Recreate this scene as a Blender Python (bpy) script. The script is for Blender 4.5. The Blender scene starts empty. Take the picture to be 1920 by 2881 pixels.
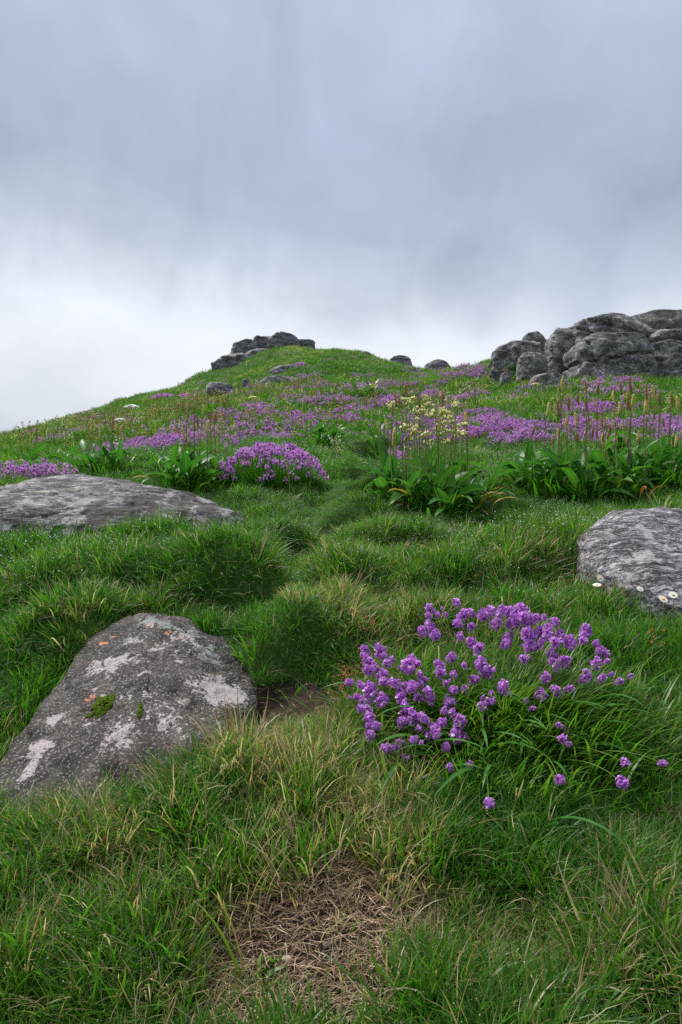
import bpy, bmesh, math
import numpy as np
from mathutils import Vector

# ------------------------------------------------------------------ scene, camera, sky, sun
sc = bpy.context.scene
C = sc.collection
F = 683.0                      # focal length in pixels of the 682 x 1024 picture
CZ = 1.15                      # eye height above the turf underfoot
cam_d = bpy.data.cameras.new('camera')
cam_d.sensor_fit = 'VERTICAL'; cam_d.sensor_height = 36.0; cam_d.lens = 24.01
cam_d.clip_start = 0.05; cam_d.clip_end = 6000
cam = bpy.data.objects.new('camera', cam_d); C.objects.link(cam)
cam.location = (0, 0, CZ); cam.rotation_euler = (math.radians(90), 0, 0)
sc.camera = cam
sc.view_settings.view_transform = 'Standard'; sc.view_settings.look = 'None'
sc.view_settings.exposure = 1.75; sc.view_settings.gamma = 1.0
sc.view_settings.use_curve_mapping = False
sc.render.engine = 'CYCLES'
sc.cycles.use_denoising = False
sc.cycles.sample_clamp_direct = 5.0; sc.cycles.sample_clamp_indirect = 3.0
sc.cycles.max_bounces = 6; sc.cycles.diffuse_bounces = 4; sc.cycles.glossy_bounces = 2
sc.cycles.transmission_bounces = 4; sc.cycles.transparent_max_bounces = 4

SUN_EL, SUN_AZ = 58.0, -50.0   # azimuth measured from +y towards +x
world = bpy.data.worlds.new('World'); sc.world = world; world.use_nodes = True


class NT:
    """small helper for node trees"""
    def __init__(s, tree):
        s.t = tree; tree.nodes.clear()
    def n(s, typ, _props=None, **inp):
        nd = s.t.nodes.new(typ)
        for k, v in (_props or {}).items():
            setattr(nd, k, v)
        for k, v in inp.items():
            key = int(k[1:]) if k[0] == 'i' and k[1:].isdigit() else k.replace('_', ' ')
            sock = nd.inputs[key]
            s.put(sock, v)
        return nd
    def put(s, sock, v):
        if isinstance(v, bpy.types.NodeSocket):
            s.t.links.new(v, sock)
        elif isinstance(v, bpy.types.Node):
            s.t.links.new(v.outputs[0], sock)
        else:
            if isinstance(v, (tuple, list)) and sock.type == 'RGBA' and len(v) == 3:
                v = tuple(v) + (1,)
            sock.default_value = v
    def math(s, op, a, b=0.0, c=None, clamp=False):
        nd = s.t.nodes.new('ShaderNodeMath'); nd.operation = op; nd.use_clamp = clamp
        s.put(nd.inputs[0], a); s.put(nd.inputs[1], b)
        if c is not None: s.put(nd.inputs[2], c)
        return nd.outputs[0]
    def vmath(s, op, a, b=(0, 0, 0)):
        nd = s.t.nodes.new('ShaderNodeVectorMath'); nd.operation = op
        s.put(nd.inputs[0], a); s.put(nd.inputs[1], b)
        return nd.outputs[0]
    def mix(s, f, a, b, blend='MIX'):
        nd = s.t.nodes.new('ShaderNodeMix'); nd.data_type = 'RGBA'; nd.blend_type = blend
        s.put(nd.inputs[0], f); s.put(nd.inputs[6], a); s.put(nd.inputs[7], b)
        return nd.outputs[2]
    def ramp(s, f, stops, interp='LINEAR'):
        nd = s.t.nodes.new('ShaderNodeValToRGB'); cr = nd.color_ramp; cr.interpolation = interp
        s.put(nd.inputs[0], f)
        while len(cr.elements) < len(stops): cr.elements.new(0.5)
        for e, (p, c) in zip(cr.elements, stops):
            e.position = p
            if not isinstance(c, (tuple, list)): c = (c, c, c)
            e.color = tuple(c)[:3] + (1,)
        return nd.outputs[0]
    def noise(s, vec, scale, detail=3.0, rough=0.5, dist=0.0):
        nd = s.t.nodes.new('ShaderNodeTexNoise')
        s.put(nd.inputs['Vector'], vec); nd.inputs['Scale'].default_value = scale
        nd.inputs['Detail'].default_value = detail; nd.inputs['Roughness'].default_value = rough
        nd.inputs['Distortion'].default_value = dist
        return nd.outputs[0]
    def step(s, v, lo, hi):
        nd = s.t.nodes.new('ShaderNodeMapRange'); nd.interpolation_type = 'SMOOTHSTEP'
        s.put(nd.inputs[0], v); nd.inputs[1].default_value = lo; nd.inputs[2].default_value = hi
        return nd.outputs[0]


def lin(r, g, b):
    f = lambda c: (c / 255 / 12.92) if c / 255 <= 0.04045 else ((c / 255 + 0.055) / 1.055) ** 2.4
    return (f(r), f(g), f(b))


w = NT(world.node_tree)
tc = w.n('ShaderNodeTexCoord')
sep = w.n('ShaderNodeSeparateXYZ', i0=tc.outputs['Generated'])
X, Y, Z = sep.outputs
hl = w.math('SQRT', w.math('ADD', w.math('MULTIPLY', X, X), w.math('MULTIPLY', Y, Y)))
el = w.math('DIVIDE', Z, w.math('MAXIMUM', hl, 0.02))
# softly drawn-out cloud streaks: noise on the cloud plane overhead
zc = w.math('MAXIMUM', w.math('ADD', Z, 0.12), 0.05)
px_ = w.math('DIVIDE', X, zc); py_ = w.math('DIVIDE', Y, zc)
plane = w.n('ShaderNodeCombineXYZ', X=px_, Y=w.math('MULTIPLY', py_, 0.85), Z=0.0).outputs[0]
nz1 = w.noise(plane, 1.15, 4, 0.5, 0.3)
plane2 = w.n('ShaderNodeCombineXYZ', X=w.math('ADD', px_, 7.3), Y=w.math('MULTIPLY', py_, 0.75), Z=2.0).outputs[0]
nz2 = w.noise(plane2, 2.6, 3, 0.45, 0.2)
azi = w.n('ShaderNodeCombineXYZ', X=w.math('MULTIPLY', X, 1.0), Y=w.math('MULTIPLY', Y, 1.0), Z=w.math('MULTIPLY', Z, 0.8)).outputs[0]
nz3 = w.noise(azi, 3.4, 6, 0.56, 0.5)
nz4 = w.noise(w.n('ShaderNodeCombineXYZ', X=w.math('MULTIPLY', X, 2.4), Y=Y, Z=w.math('MULTIPLY', Z, 1.6)).outputs[0], 2.6, 6, 0.6, 0.8)
ew = w.math('ADD', el, w.math('MULTIPLY', w.math('SUBTRACT', nz3, 0.5), 0.30))
ew = w.math('ADD', ew, w.math('MULTIPLY', w.math('SUBTRACT', nz2, 0.5), 0.10))
# the cloud base rises a little towards the left, its mist is duller there
left = w.step(w.math('DIVIDE', X, w.math('MAXIMUM', hl, 0.05)), 0.0, -0.5)
ew = w.math('SUBTRACT', ew, w.math('MULTIPLY', left, 0.07))
r1 = w.ramp(w.math('DIVIDE', ew, 1.2), [
    (0.00, lin(210, 214, 224)), (0.09, lin(226, 230, 239)), (0.15, lin(237, 240, 246)), (0.20, lin(229, 234, 243)),
    (0.265, lin(195, 204, 218)), (0.34, lin(172, 184, 203)), (0.46, lin(174, 186, 208)),
    (0.62, lin(184, 194, 216)), (0.80, lin(192, 201, 220)), (1.0, lin(202, 210, 226))])
streak = w.math('ADD', 0.955, w.math('MULTIPLY', w.math('SUBTRACT', nz2, 0.5), 0.30))
streak = w.math('ADD', streak, w.math('MULTIPLY', w.math('SUBTRACT', nz1, 0.5), 0.60))
streak = w.math('ADD', streak, w.math('MULTIPLY', w.math('SUBTRACT', nz4, 0.5), 0.34))
amt = w.step(el, 0.14, 0.34)
mul = w.math('ADD', 1.0, w.math('MULTIPLY', w.math('SUBTRACT', streak, 1.0), amt))
lowdull = w.math('MULTIPLY', w.math('MULTIPLY', left, w.step(el, 0.36, 0.10)), 0.16)
mul = w.math('SUBTRACT', mul, lowdull)
cloud = w.vmath('SCALE', r1)
cl_n = cloud.node; w.put(cl_n.inputs[3], w.math('MULTIPLY', mul, 3.25))
cl_col = cl_n.outputs[0]
sky = w.n('ShaderNodeTexSky'); sky.sky_type = 'NISHITA'; sky.sun_disc = False
sky.sun_elevation = math.radians(SUN_EL); sky.sun_rotation = math.radians(SUN_AZ)
mixed = w.mix(0.97, sky.outputs[0], cl_col)
bg = w.n('ShaderNodeBackground', Color=mixed, Strength=0.1)
wo = w.n('ShaderNodeOutputWorld', Surface=bg)

sun_d = bpy.data.lights.new('sun', 'SUN'); sun_d.energy = 1.5; sun_d.angle = math.radians(22)
sun_d.color = (1.0, 0.97, 0.92)
sun = bpy.data.objects.new('sun', sun_d); C.objects.link(sun)
a_, e_ = math.radians(SUN_AZ), math.radians(SUN_EL)
to_sun = Vector((math.sin(a_) * math.cos(e_), math.cos(a_) * math.cos(e_), math.sin(e_)))
sun.rotation_euler = to_sun.to_track_quat('Z', 'Y').to_euler()

# ------------------------------------------------------------------ numeric helpers
R = np.random.RandomState(11)


def hash3(ix, iy, iz, seed):
    h = (ix * 374761393 + iy * 668265263 + iz * 2147483647 + seed * 1274126177) & 0xffffffff
    h = ((h ^ (h >> 13)) * 1274126177) & 0xffffffff
    h = ((h ^ (h >> 16)) * 2246822519) & 0xffffffff
    return ((h ^ (h >> 15)) & 0xffffff) / float(0xffffff)


def vn(P, seed=0):
    """value noise, -1..1, P (n,3)"""
    P = np.asarray(P, float)
    I = np.floor(P).astype(np.int64); f = P - I
    f = f * f * f * (f * (f * 6 - 15) + 10)
    out = 0
    for dx in (0, 1):
        wx = f[:, 0] if dx else 1 - f[:, 0]
        for dy in (0, 1):
            wy = f[:, 1] if dy else 1 - f[:, 1]
            for dz in (0, 1):
                wz = f[:, 2] if dz else 1 - f[:, 2]
                out = out + wx * wy * wz * hash3(I[:, 0] + dx, I[:, 1] + dy, I[:, 2] + dz, seed)
    return out * 2 - 1


def fbm(P, octv=4, seed=0, gain=0.5, lac=2.03):
    P = np.asarray(P, float); a = 1.0; s = 0; t = 0
    for o in range(octv):
        s = s + a * vn(P, seed + o * 17); t += a; a *= gain; P = P * lac + 13.7
    return s / t


def n2(x, y, scale, octv=3, seed=0):
    x = np.asarray(x, float)
    sh = x.shape
    P = np.stack([x.ravel() / scale, np.asarray(y, float).ravel() / scale, np.full(x.size, 0.37)], 1)
    return fbm(P, octv, seed).reshape(sh)


def sstep(x, a, b):
    t = np.clip((x - a) / (b - a), 0, 1); return t * t * (3 - 2 * t)


# ------------------------------------------------------------------ terrain height
def zof(row, Yd): return CZ - (row - 512.0) / F * Yd


COLS = {
    -160: [(1.5, 1040), (2, 868), (2.5, 765), (3.2, 668), (4, 600), (5, 552), (6, 520), (7, 504), (9, 494), (12, 486), (16, 480), (22, 474), (30, 468), (40, 462), (60, 462)],
    0: [(1.5, 1030), (2, 858), (2.3, 808), (2.5, 778), (2.8, 720), (3.2, 652), (4, 588), (4.7, 556), (5.4, 524), (6, 500), (7, 487), (9, 474), (12, 465), (16, 457), (22, 450), (30, 443), (40, 437), (52, 440)],
    80: [(1.5, 1028), (2, 850), (2.2, 804), (2.35, 802), (2.6, 778), (2.9, 712), (3.1, 664), (3.4, 636), (4, 590), (4.7, 558), (5.4, 520), (6, 495), (7, 480), (9, 465), (12, 455), (16, 446), (22, 438), (30, 428), (40, 420), (52, 424)],
    150: [(1.5, 1028), (2, 848), (2.2, 798), (2.5, 775), (3.0, 700), (3.3, 648), (3.5, 616), (4, 588), (4.7, 556), (5.4, 518), (6, 495), (7, 475), (9, 459), (12, 446), (16, 434), (22, 422), (30, 408), (42, 396), (54, 399)],
    215: [(1.5, 1026), (2, 838), (2.2, 782), (2.4, 752), (2.8, 722), (3.1, 678), (3.4, 622), (4, 580), (4.7, 562), (5.4, 534), (6, 508), (7, 480), (9, 460), (12, 443), (16, 428), (22, 412), (30, 398), (40, 385), (50, 376), (58, 379)],
    265: [(1.5, 1026), (2, 832), (2.25, 766), (2.45, 748), (2.7, 718), (2.9, 698), (3.05, 658), (3.3, 622), (4, 584), (5, 546), (6, 508), (7, 484), (9, 460), (12, 440), (16, 422), (22, 405), (30, 388), (40, 370), (52, 356), (60, 358)],
    300: [(1.5, 1026), (2, 828), (2.3, 748), (2.5, 728), (2.75, 705), (2.95, 676), (3.1, 636), (3.4, 608), (4, 585), (5, 545), (6, 512), (7, 486), (9, 461), (12, 440), (16, 420), (22, 402), (30, 384), (40, 366), (54, 350), (62, 353)],
    345: [(1.5, 1026), (2, 842), (2.5, 738), (3.2, 650), (4, 590), (5, 546), (6, 512), (7, 488), (9, 462), (12, 440), (16, 420), (22, 401), (30, 384), (40, 368), (55, 351), (62, 353)],
    370: [(1.5, 1026), (2, 844), (2.5, 741), (3.2, 652), (4, 591), (5, 546), (6, 513), (7, 488), (9, 462), (12, 440), (16, 420), (22, 401), (30, 384), (40, 369), (55, 353), (62, 355)],
    390: [(1.5, 1026), (2, 846), (2.5, 745), (3.2, 655), (4, 592), (5, 546), (6, 514), (7, 489), (9, 462), (12, 439), (16, 419), (22, 400), (30, 384), (40, 372), (54, 362), (62, 365)],
    430: [(1.5, 1026), (2, 848), (2.5, 748), (3.2, 655), (4, 592), (5, 546), (6, 516), (7, 490), (9, 461), (12, 437), (16, 417), (22, 399), (30, 385), (40, 376), (50, 372), (60, 377)],
    500: [(1.5, 1028), (2, 850), (2.5, 750), (3.2, 652), (4, 590), (5, 544), (6, 512), (7, 486), (9, 455), (12, 429), (16, 408), (20, 388), (24, 373), (29, 365), (36, 369), (50, 378)],
    560: [(1.5, 1028), (2, 850), (2.5, 750), (3.2, 650), (4, 588), (5, 540), (6, 508), (7, 482), (9, 450), (12, 423), (16, 399), (18, 389), (20, 377), (22, 358), (25, 344), (30, 343), (40, 352), (55, 366)],
    620: [(1.5, 1028), (2, 850), (2.5, 748), (3.2, 646), (3.7, 608), (4.4, 556), (5, 526), (6, 500), (7, 478), (9, 447), (12, 419), (15, 397), (17, 387), (20, 382), (24, 366), (30, 352), (40, 350), (52, 356)],
    682: [(1.5, 1028), (2, 850), (2.5, 748), (3.2, 645), (3.7, 602), (4.4, 545), (5, 518), (6, 498), (7, 475), (9, 443), (12, 413), (14, 396), (17, 385), (20, 380), (24, 364), (30, 348), (40, 342), (52, 348)],
    860: [(1.5, 1028), (2, 850), (2.5, 745), (3.2, 640), (4, 572), (5, 522), (6, 492), (7, 466), (9, 430), (12, 400), (16, 376), (20, 364), (26, 352), (34, 342), (52, 342)],
}
LG = np.linspace(math.log(0.5), math.log(400.0), 700)      # log distance
cx = sorted(COLS)
UG = np.linspace((-160 - 341) / F, (860 - 341) / F, 240)
tab = []
for c in cx:
    k = COLS[c]
    ys = [0.5, 1.0] + [a for a, _ in k]
    zs = [-0.16, -0.07] + [zof(b, a) for a, b in k]
    yl, zl = ys[-1], zs[-1]
    for m, dz in ((1.25, -0.6), (1.7, -5.0), (2.6, -16.0), (5.0, -40.0)):
        ys.append(yl * m); zs.append(zl + dz)
    while ys[-1] > 399: ys.pop(); zs.pop()
    ys.append(400.0); zs.append(-32.0)
    tab.append(np.interp(LG, np.log(ys), zs))
tab = np.array(tab)
ku = np.array([(c - 341) / F for c in cx])
TG = np.array([np.interp(UG, ku, tab[:, j]) for j in range(len(LG))]).T      # (u, logY)


def gsm(A, n, ax):
    k = np.exp(-0.5 * (np.arange(-3 * n, 3 * n + 1) / n) ** 2); k /= k.sum()
    pad = [(0, 0), (0, 0)]; pad[ax] = (3 * n, 3 * n)
    B = np.pad(A, pad, mode='edge')
    return np.apply_along_axis(lambda v: np.convolve(v, k, 'valid'), ax, B)


TG = gsm(gsm(TG, 5, 0), 5, 1)


def T0(x, y):
    x = np.asarray(x, float); y = np.asarray(y, float)
    r = np.hypot(x, y) + 1e-6
    th = np.arctan2(x, y)
    thc = np.clip(th, math.atan(UG[0]), math.atan(UG[-1]))
    u = np.tan(thc); Yd = np.clip(r * np.cos(thc), 0.501, 399)
    fu = (u - UG[0]) / (UG[1] - UG[0]); fy = (np.log(Yd) - LG[0]) / (LG[1] - LG[0])
    iu = np.clip(fu.astype(int), 0, len(UG) - 2); iy = np.clip(fy.astype(int), 0, len(LG) - 2)
    a = np.clip(fu - iu, 0, 1); b = np.clip(fy - iy, 0, 1)
    zf = (TG[iu, iy] * (1 - a) * (1 - b) + TG[iu + 1, iy] * a * (1 - b) + TG[iu, iy + 1] * (1 - a) * b + TG[iu + 1, iy + 1] * a * b)
    zb = -0.10 - 0.22 * r
    zb = np.maximum(zb, -32)
    m = sstep(np.abs(th), math.radians(50), math.radians(120))
    return zf * (1 - m) + zb * m


YS = np.exp(np.linspace(math.log(1.2), math.log(75), 1400))


def hit(px, row, fn=None):
    """the ground point seen at a given direction"""
    fn = fn or T
    u = (px - 341) / F; t = (512 - row) / F
    d = CZ + t * YS - fn(u * YS, YS)
    i = np.argmax(d < 0)
    if d[i] >= 0: i = np.argmin(d)
    return u * YS[i], YS[i]


# mounds: steep face towards the camera and slightly left, long gentle back: (px, row of the crest foot, half width px, height, back length)
MOUNDS = [
    (345, 590, 46, 0.085, 0.9), (385, 556, 55, 0.07, 0.9), (318, 640, 44, 0.07, 0.75), (225, 596, 52, 0.11, 0.9),
    (120, 590, 90, 0.08, 1.1), (300, 546, 26, 0.07, 0.7), (350, 524, 40, 0.09, 1.0), (365, 505, 32, 0.09, 1.2),
    (372, 478, 34, 0.10, 1.6), (368, 455, 26, 0.12, 2.0), (470, 590, 70, 0.06, 1.0), (560, 575, 50, 0.06, 1.0), (250, 560, 40, 0.07, 0.8),
    (430, 640, 40, 0.05, 0.6), (60, 650, 46, 0.06, 0.6), (150, 556, 46, 0.05, 0.6),
]
MW = []
for (px, row, hw, h, Lb) in MOUNDS:
    x0, y0 = hit(px, row, T0)
    MW.append((x0, y0, hw / F * y0, h, Lb))
PATH = np.array([hit(p, r, T0) for p, r in [(300, 1000), (310, 860), (300, 700), (285, 640), (310, 600), (290, 560), (325, 535), (320, 512), (360, 490), (372, 470), (362, 448), (352, 432)]])


def path_d(x, y):
    d = np.full(np.shape(x), 1e9)
    for a, b in zip(PATH[2:-1], PATH[3:]):
        ab = b - a; t = np.clip(((x - a[0]) * ab[0] + (y - a[1]) * ab[1]) / (ab @ ab), 0, 1)
        d = np.minimum(d, np.hypot(x - a[0] - t * ab[0], y - a[1] - t * ab[1]))
    return d


HX, HY = hit(288, 698, T0)


def T(x, y):
    x = np.asarray(x, float); y = np.asarray(y, float)
    z = T0(x, y)
    z = z - 0.06 * np.exp(-(((x - HX) / 0.24) ** 2 + ((y - HY) / 0.16) ** 2) ** 1.5)
    near = sstep(y, 1.6, 3.0) * (1 - sstep(y, 60, 90))
    wx = x + 0.10 * n2(x, y, 0.5, 2, 5); wy = y + 0.10 * n2(x, y, 0.5, 2, 9)
    for (x0, y0, hw, h, Lb) in MW:
        cu = np.exp(-((wx - x0) / hw) ** 4)
        v = wy - y0 + 0.25 * ((wx - x0) / hw) ** 2 * hw
        prof = sstep(v, -0.10, 0.06) * (1 - sstep(v, 0.15, Lb)) - 0.65 * np.exp(-((v + 0.16) / 0.12) ** 2)
        z = z + 1.95 * h * cu * prof
    pd = path_d(x, y); pw = 0.16 + 0.015 * y
    z = z - (0.07 + 0.006 * y) * np.exp(-(pd / pw) ** 2) * sstep(y, 3.2, 4.4)
    am = np.clip(y * 0.010, 0.012, 0.06)
    z = z + near * am * 1.35 * n2(x, y, 0.30, 2, 1) + 0.022 * sstep(y, 2.2, 3.2) * (1 - sstep(y, 7, 10)) * n2(x, y, 0.13, 1, 4)
    z = z + near * np.clip(y * 0.011, 0.0, 0.17) * n2(x, y, 1.3, 3, 2)
    z = z + near * np.clip((y - 8) * 0.025, 0, 0.75) * (n2(x, y, 4.5, 3, 3))
    return z


def slope(x, y, e=0.05):
    return (T(x + e, y) - T(x - e, y)) / (2 * e), (T(x, y + e) - T(x, y - e)) / (2 * e)


# ------------------------------------------------------------------ object helpers
def tag(o, label=None, cat=None, group=None, kind=None):
    if label: o['label'] = label
    if cat: o['category'] = cat
    if group: o['group'] = group
    if kind: o['kind'] = kind
    return o


def mesh_np(name, V, Fc, mat=None, smooth=True, col=None, colname='bc', midx=None):
    """V (n,3); Fc: list of arrays each (m,k)"""
    me = bpy.data.meshes.new(name)
    V = np.asarray(V, np.float32)
    Fs = [np.asarray(f, np.int32) for f in Fc if len(f)]
    loops = np.concatenate([f.ravel() for f in Fs])
    cnt = np.concatenate([np.full(len(f), f.shape[1], np.int32) for f in Fs])
    start = np.concatenate([[0], np.cumsum(cnt)[:-1]]).astype(np.int32)
    me.vertices.add(len(V)); me.vertices.foreach_set('co', V.ravel())
    me.loops.add(len(loops)); me.loops.foreach_set('vertex_index', loops)
    me.polygons.add(len(cnt)); me.polygons.foreach_set('loop_start', start)
    if midx is not None: me.polygons.foreach_set('material_index', np.asarray(midx, np.int32))
    me.update(calc_edges=True)
    if smooth: me.polygons.foreach_set('use_smooth', np.ones(len(cnt), bool))
    if col is not None:
        a = me.attributes.new(colname, 'FLOAT_COLOR', 'POINT')
        col = np.asarray(col, np.float32)
        if col.shape[1] == 3: col = np.concatenate([col, np.ones((len(col), 1), np.float32)], 1)
        a.data.foreach_set('color', col.ravel())
    for m in ([mat] if not isinstance(mat, (list, tuple)) else mat):
        if m: me.materials.append(m)
    me.validate()
    return me


def link(name, me, parent=None, loc=None, rot=None, scale=None):
    o = bpy.data.objects.new(name, me); C.objects.link(o)
    if parent is not None: o.parent = parent
    if loc is not None: o.location = loc
    if rot is not None: o.rotation_euler = rot
    if scale is not None: o.scale = (scale,) * 3 if np.isscalar(scale) else scale
    return o


def empty(name, loc):
    o = bpy.data.objects.new(name, None); C.objects.link(o); o.location = loc; o.empty_display_size = 0.1
    return o


class Acc:
    """accumulates vertex/face arrays with a colour attribute and material index"""
    def __init__(s): s.V = []; s.Q = []; s.Tr = []; s.c = []; s.n = 0; s.mq = []; s.mt = []
    def add(s, V, Q=None, Tr=None, col=(0, 0, 0), m=0):
        V = np.asarray(V, float); s.V.append(V)
        col = np.asarray(col, float)
        if col.ndim == 1: col = np.tile(col, (len(V), 1))
        s.c.append(col)
        if Q is not None and len(Q): s.Q.append(np.asarray(Q) + s.n); s.mq.append(np.full(len(Q), m))
        if Tr is not None and len(Tr): s.Tr.append(np.asarray(Tr) + s.n); s.mt.append(np.full(len(Tr), m))
        s.n += len(V)
    def mesh(s, name, mat, smooth=True):
        Fc = []; mi = []
        if s.Q: Fc.append(np.concatenate(s.Q)); mi += s.mq
        if s.Tr: Fc.append(np.concatenate(s.Tr)); mi += s.mt
        return mesh_np(name, np.concatenate(s.V), Fc, mat, smooth, np.concatenate(s.c), midx=np.concatenate(mi))


def blades(acc, base, az, lean, curl, L, W, segs=4, dry=0.0, hue=None, m=0, droop_az=None, wpow=0.9, rnd=R):
    """thin tapering curved blades of grass; every argument is an array of n"""
    n = len(az); one = np.ones(n)
    lean = lean * one; curl = curl * one; L = L * one; W = W * one; dry = dry * one
    hue = rnd.rand(n) if hue is None else hue * one
    base = np.asarray(base, float).reshape(n, 3)
    P = base.copy(); pts = [P.copy()]
    for k in range(segs):
        ph = lean + curl * ((k + 0.5) / segs) ** 1.3
        d = np.stack([np.sin(ph) * np.cos(az), np.sin(ph) * np.sin(az), np.cos(ph)], 1)
        P = P + d * (L / segs)[:, None]; pts.append(P.copy())
        if droop_az is not None: az = az + droop_az / segs
    pts = np.array(pts)                                   # segs+1, n, 3
    wd = np.stack([-np.sin(az), np.cos(az), 0 * az], 1)
    V = []; col = []
    for k in range(segs):
        t = k / segs; wk = (W * 0.5 * (1 - t ** 1.6) ** wpow * (0.75 + 0.5 * min(t * 3, 1) * 0.5))[:, None]
        V += [pts[k] - wd * wk, pts[k] + wd * wk]
        c = np.stack([dry, hue, one * t], 1); col += [c, c]
    V.append(pts[segs]); col.append(np.stack([dry, hue, one], 1))
    nr = 2 * segs + 1
    V = np.array(V).transpose(1, 0, 2).reshape(-1, 3); col = np.array(col).transpose(1, 0, 2).reshape(-1, 3)
    b = (np.arange(n) * nr)[:, None]
    Q = np.concatenate([b + np.array([[2 * k, 2 * k + 1, 2 * k + 3, 2 * k + 2]]) for k in range(segs - 1)]) if segs > 1 else np.zeros((0, 4), int)
    Tr = b + np.array([[2 * segs - 2, 2 * segs - 1, 2 * segs]])
    acc.add(V, Q, Tr, col, m)
    return pts[segs]


def octas(acc, P, r, col=(0, 0, 0), m=0, squash=1.0):
    P = np.asarray(P, float); n = len(P); r = np.ones(n) * r
    D = np.array([[1, 0, 0], [-1, 0, 0], [0, 1, 0], [0, -1, 0], [0, 0, squash], [0, 0, -squash]], float)
    V = (P[:, None, :] + D[None] * r[:, None, None]).reshape(-1, 3)
    t = np.array([[0, 2, 4], [2, 1, 4], [1, 3, 4], [3, 0, 4], [2, 0, 5], [1, 2, 5], [3, 1, 5], [0, 3, 5]])
    acc.add(V, None, ((np.arange(n) * 6)[:, None, None] + t[None]).reshape(-1, 3), col, m)


def tube(acc, pts, rad, sides=5, col=(0, 0, 0), m=0, cap=True):
    pts = np.asarray(pts, float); n = len(pts); rad = np.ones(n) * rad
    d = np.gradient(pts, axis=0); d /= np.linalg.norm(d, axis=1)[:, None] + 1e-9
    ref = np.array([0.31, 0.95, 0.05])
    s = np.cross(d, ref); s /= np.linalg.norm(s, axis=1)[:, None] + 1e-9
    t = np.cross(d, s)
    a = np.arange(sides) * 2 * math.pi / sides
    V = pts[:, None, :] + rad[:, None, None] * (np.cos(a)[None, :, None] * s[:, None, :] + np.sin(a)[None, :, None] * t[:, None, :])
    V = V.reshape(-1, 3)
    Q = []
    for k in range(n - 1):
        for j in range(sides):
            j2 = (j + 1) % sides
            Q.append([k * sides + j, k * sides + j2, (k + 1) * sides + j2, (k + 1) * sides + j])
    Tr = None
    if cap:
        V = np.concatenate([V, [pts[-1] + d[-1] * rad[-1] * 0.6]])
        Tr = [[(n - 1) * sides + j, (n - 1) * sides + (j + 1) % sides, n * sides] for j in range(sides)]
    acc.add(V, Q, Tr, col, m)


def arc(p0, p1, sag=0.0, side=0.0, n=6):
    """curve from p0 rising first and bending over towards p1"""
    p0 = np.asarray(p0, float); p1 = np.asarray(p1, float)
    mid = (p0 + p1) / 2; d = np.linalg.norm(p1 - p0)
    ctl = mid + np.array([0, 0, sag * d]) + np.array([side * d, 0, 0])
    t = np.linspace(0, 1, n)[:, None]
    return (1 - t) ** 2 * p0 + 2 * t * (1 - t) * ctl + t ** 2 * p1


# ------------------------------------------------------------------ materials
def new_mat(name):
    m = bpy.data.materials.new(name); m.use_nodes = True
    return m, NT(m.node_tree)


def leafy(name, build, rough=0.5, spec=0.35, transl=0.3, tcol=1.3):
    m, t = new_mat(name)
    col = build(t)
    p = t.n('ShaderNodeBsdfPrincipled', Base_Color=col, Roughness=rough, Specular_IOR_Level=spec)
    tr = t.n('ShaderNodeBsdfTranslucent', Color=t.vmath('MULTIPLY', col, (1.35, 1.45, 1.0)))
    mx = t.n('ShaderNodeMixShader', i0=transl, i1=p, i2=tr)
    t.n('ShaderNodeOutputMaterial', Surface=mx)
    return m


def inst_attr(t, name):
    a = t.t.nodes.new('ShaderNodeAttribute'); a.attribute_type = 'INSTANCER'; a.attribute_name = name
    return a.outputs['Fac']


def geo_attr(t, name):
    a = t.t.nodes.new('ShaderNodeAttribute'); a.attribute_type = 'GEOMETRY'; a.attribute_name = name
    s = t.n('ShaderNodeSeparateColor', i0=a.outputs['Color'])
    return s.outputs


GREEN_DEEP = (0.020, 0.085, 0.006)
GREEN_MID = (0.062, 0.200, 0.010)
GREEN_YEL = (0.150, 0.240, 0.024)
STRAW = (0.52, 0.36, 0.16)


def grass_col(t):
    dry, hue, al = geo_attr(t, 'bc')
    tint = inst_attr(t, 'tint')
    h = t.math('ADD', t.math('MULTIPLY', hue, 0.75), t.math('MULTIPLY', tint, 0.33))
    g = t.ramp(h, [(0.0, GREEN_DEEP), (0.5, GREEN_MID), (1.0, GREEN_YEL)])
    straw = t.ramp(hue, [(0.0, (0.36, 0.19, 0.08)), (0.35, (0.52, 0.36, 0.22)), (1.0, (0.74, 0.58, 0.42))])
    tipdry = t.math('MULTIPLY', t.step(al, 0.72, 1.0), t.math('MULTIPLY', tint, 0.35))
    return t.mix(t.math('MAXIMUM', dry, tipdry, clamp=True), g, straw)


M_GRASS = leafy('grass_blade', grass_col, 0.42, 0.45, 0.48)


def simple(name, col, rough=0.6, spec=0.3, transl=0.0, vary=0.25, scale=40.0):
    def b(t):
        co = t.n('ShaderNodeTexCoord').outputs['Object']
        nz = t.noise(co, scale, 3, 0.6)
        return t.mix(nz, tuple(c * (1 - vary) for c in col), tuple(min(1, c * (1 + vary)) for c in col))
    if transl: return leafy(name, b, rough, spec, transl)
    m, t = new_mat(name)
    p = t.n('ShaderNodeBsdfPrincipled', Base_Color=b(t), Roughness=rough, Specular_IOR_Level=spec)
    t.n('ShaderNodeOutputMaterial', Surface=p)
    return m


M_DEW, t = new_mat('dew_water')
p = t.n('ShaderNodeBsdfPrincipled', Base_Color=(0.9, 0.93, 0.95), Roughness=0.35, Specular_IOR_Level=0.8)
t.n('ShaderNodeOutputMaterial', Surface=p)


def petal_col(t):
    a, hue, al = geo_attr(t, 'bc')
    return t.ramp(hue, [(0.0, (0.36, 0.08, 0.52)), (0.5, (0.56, 0.22, 0.76)), (0.85, (0.72, 0.40, 0.86)), (1.0, (0.86, 0.66, 0.92))])


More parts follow.
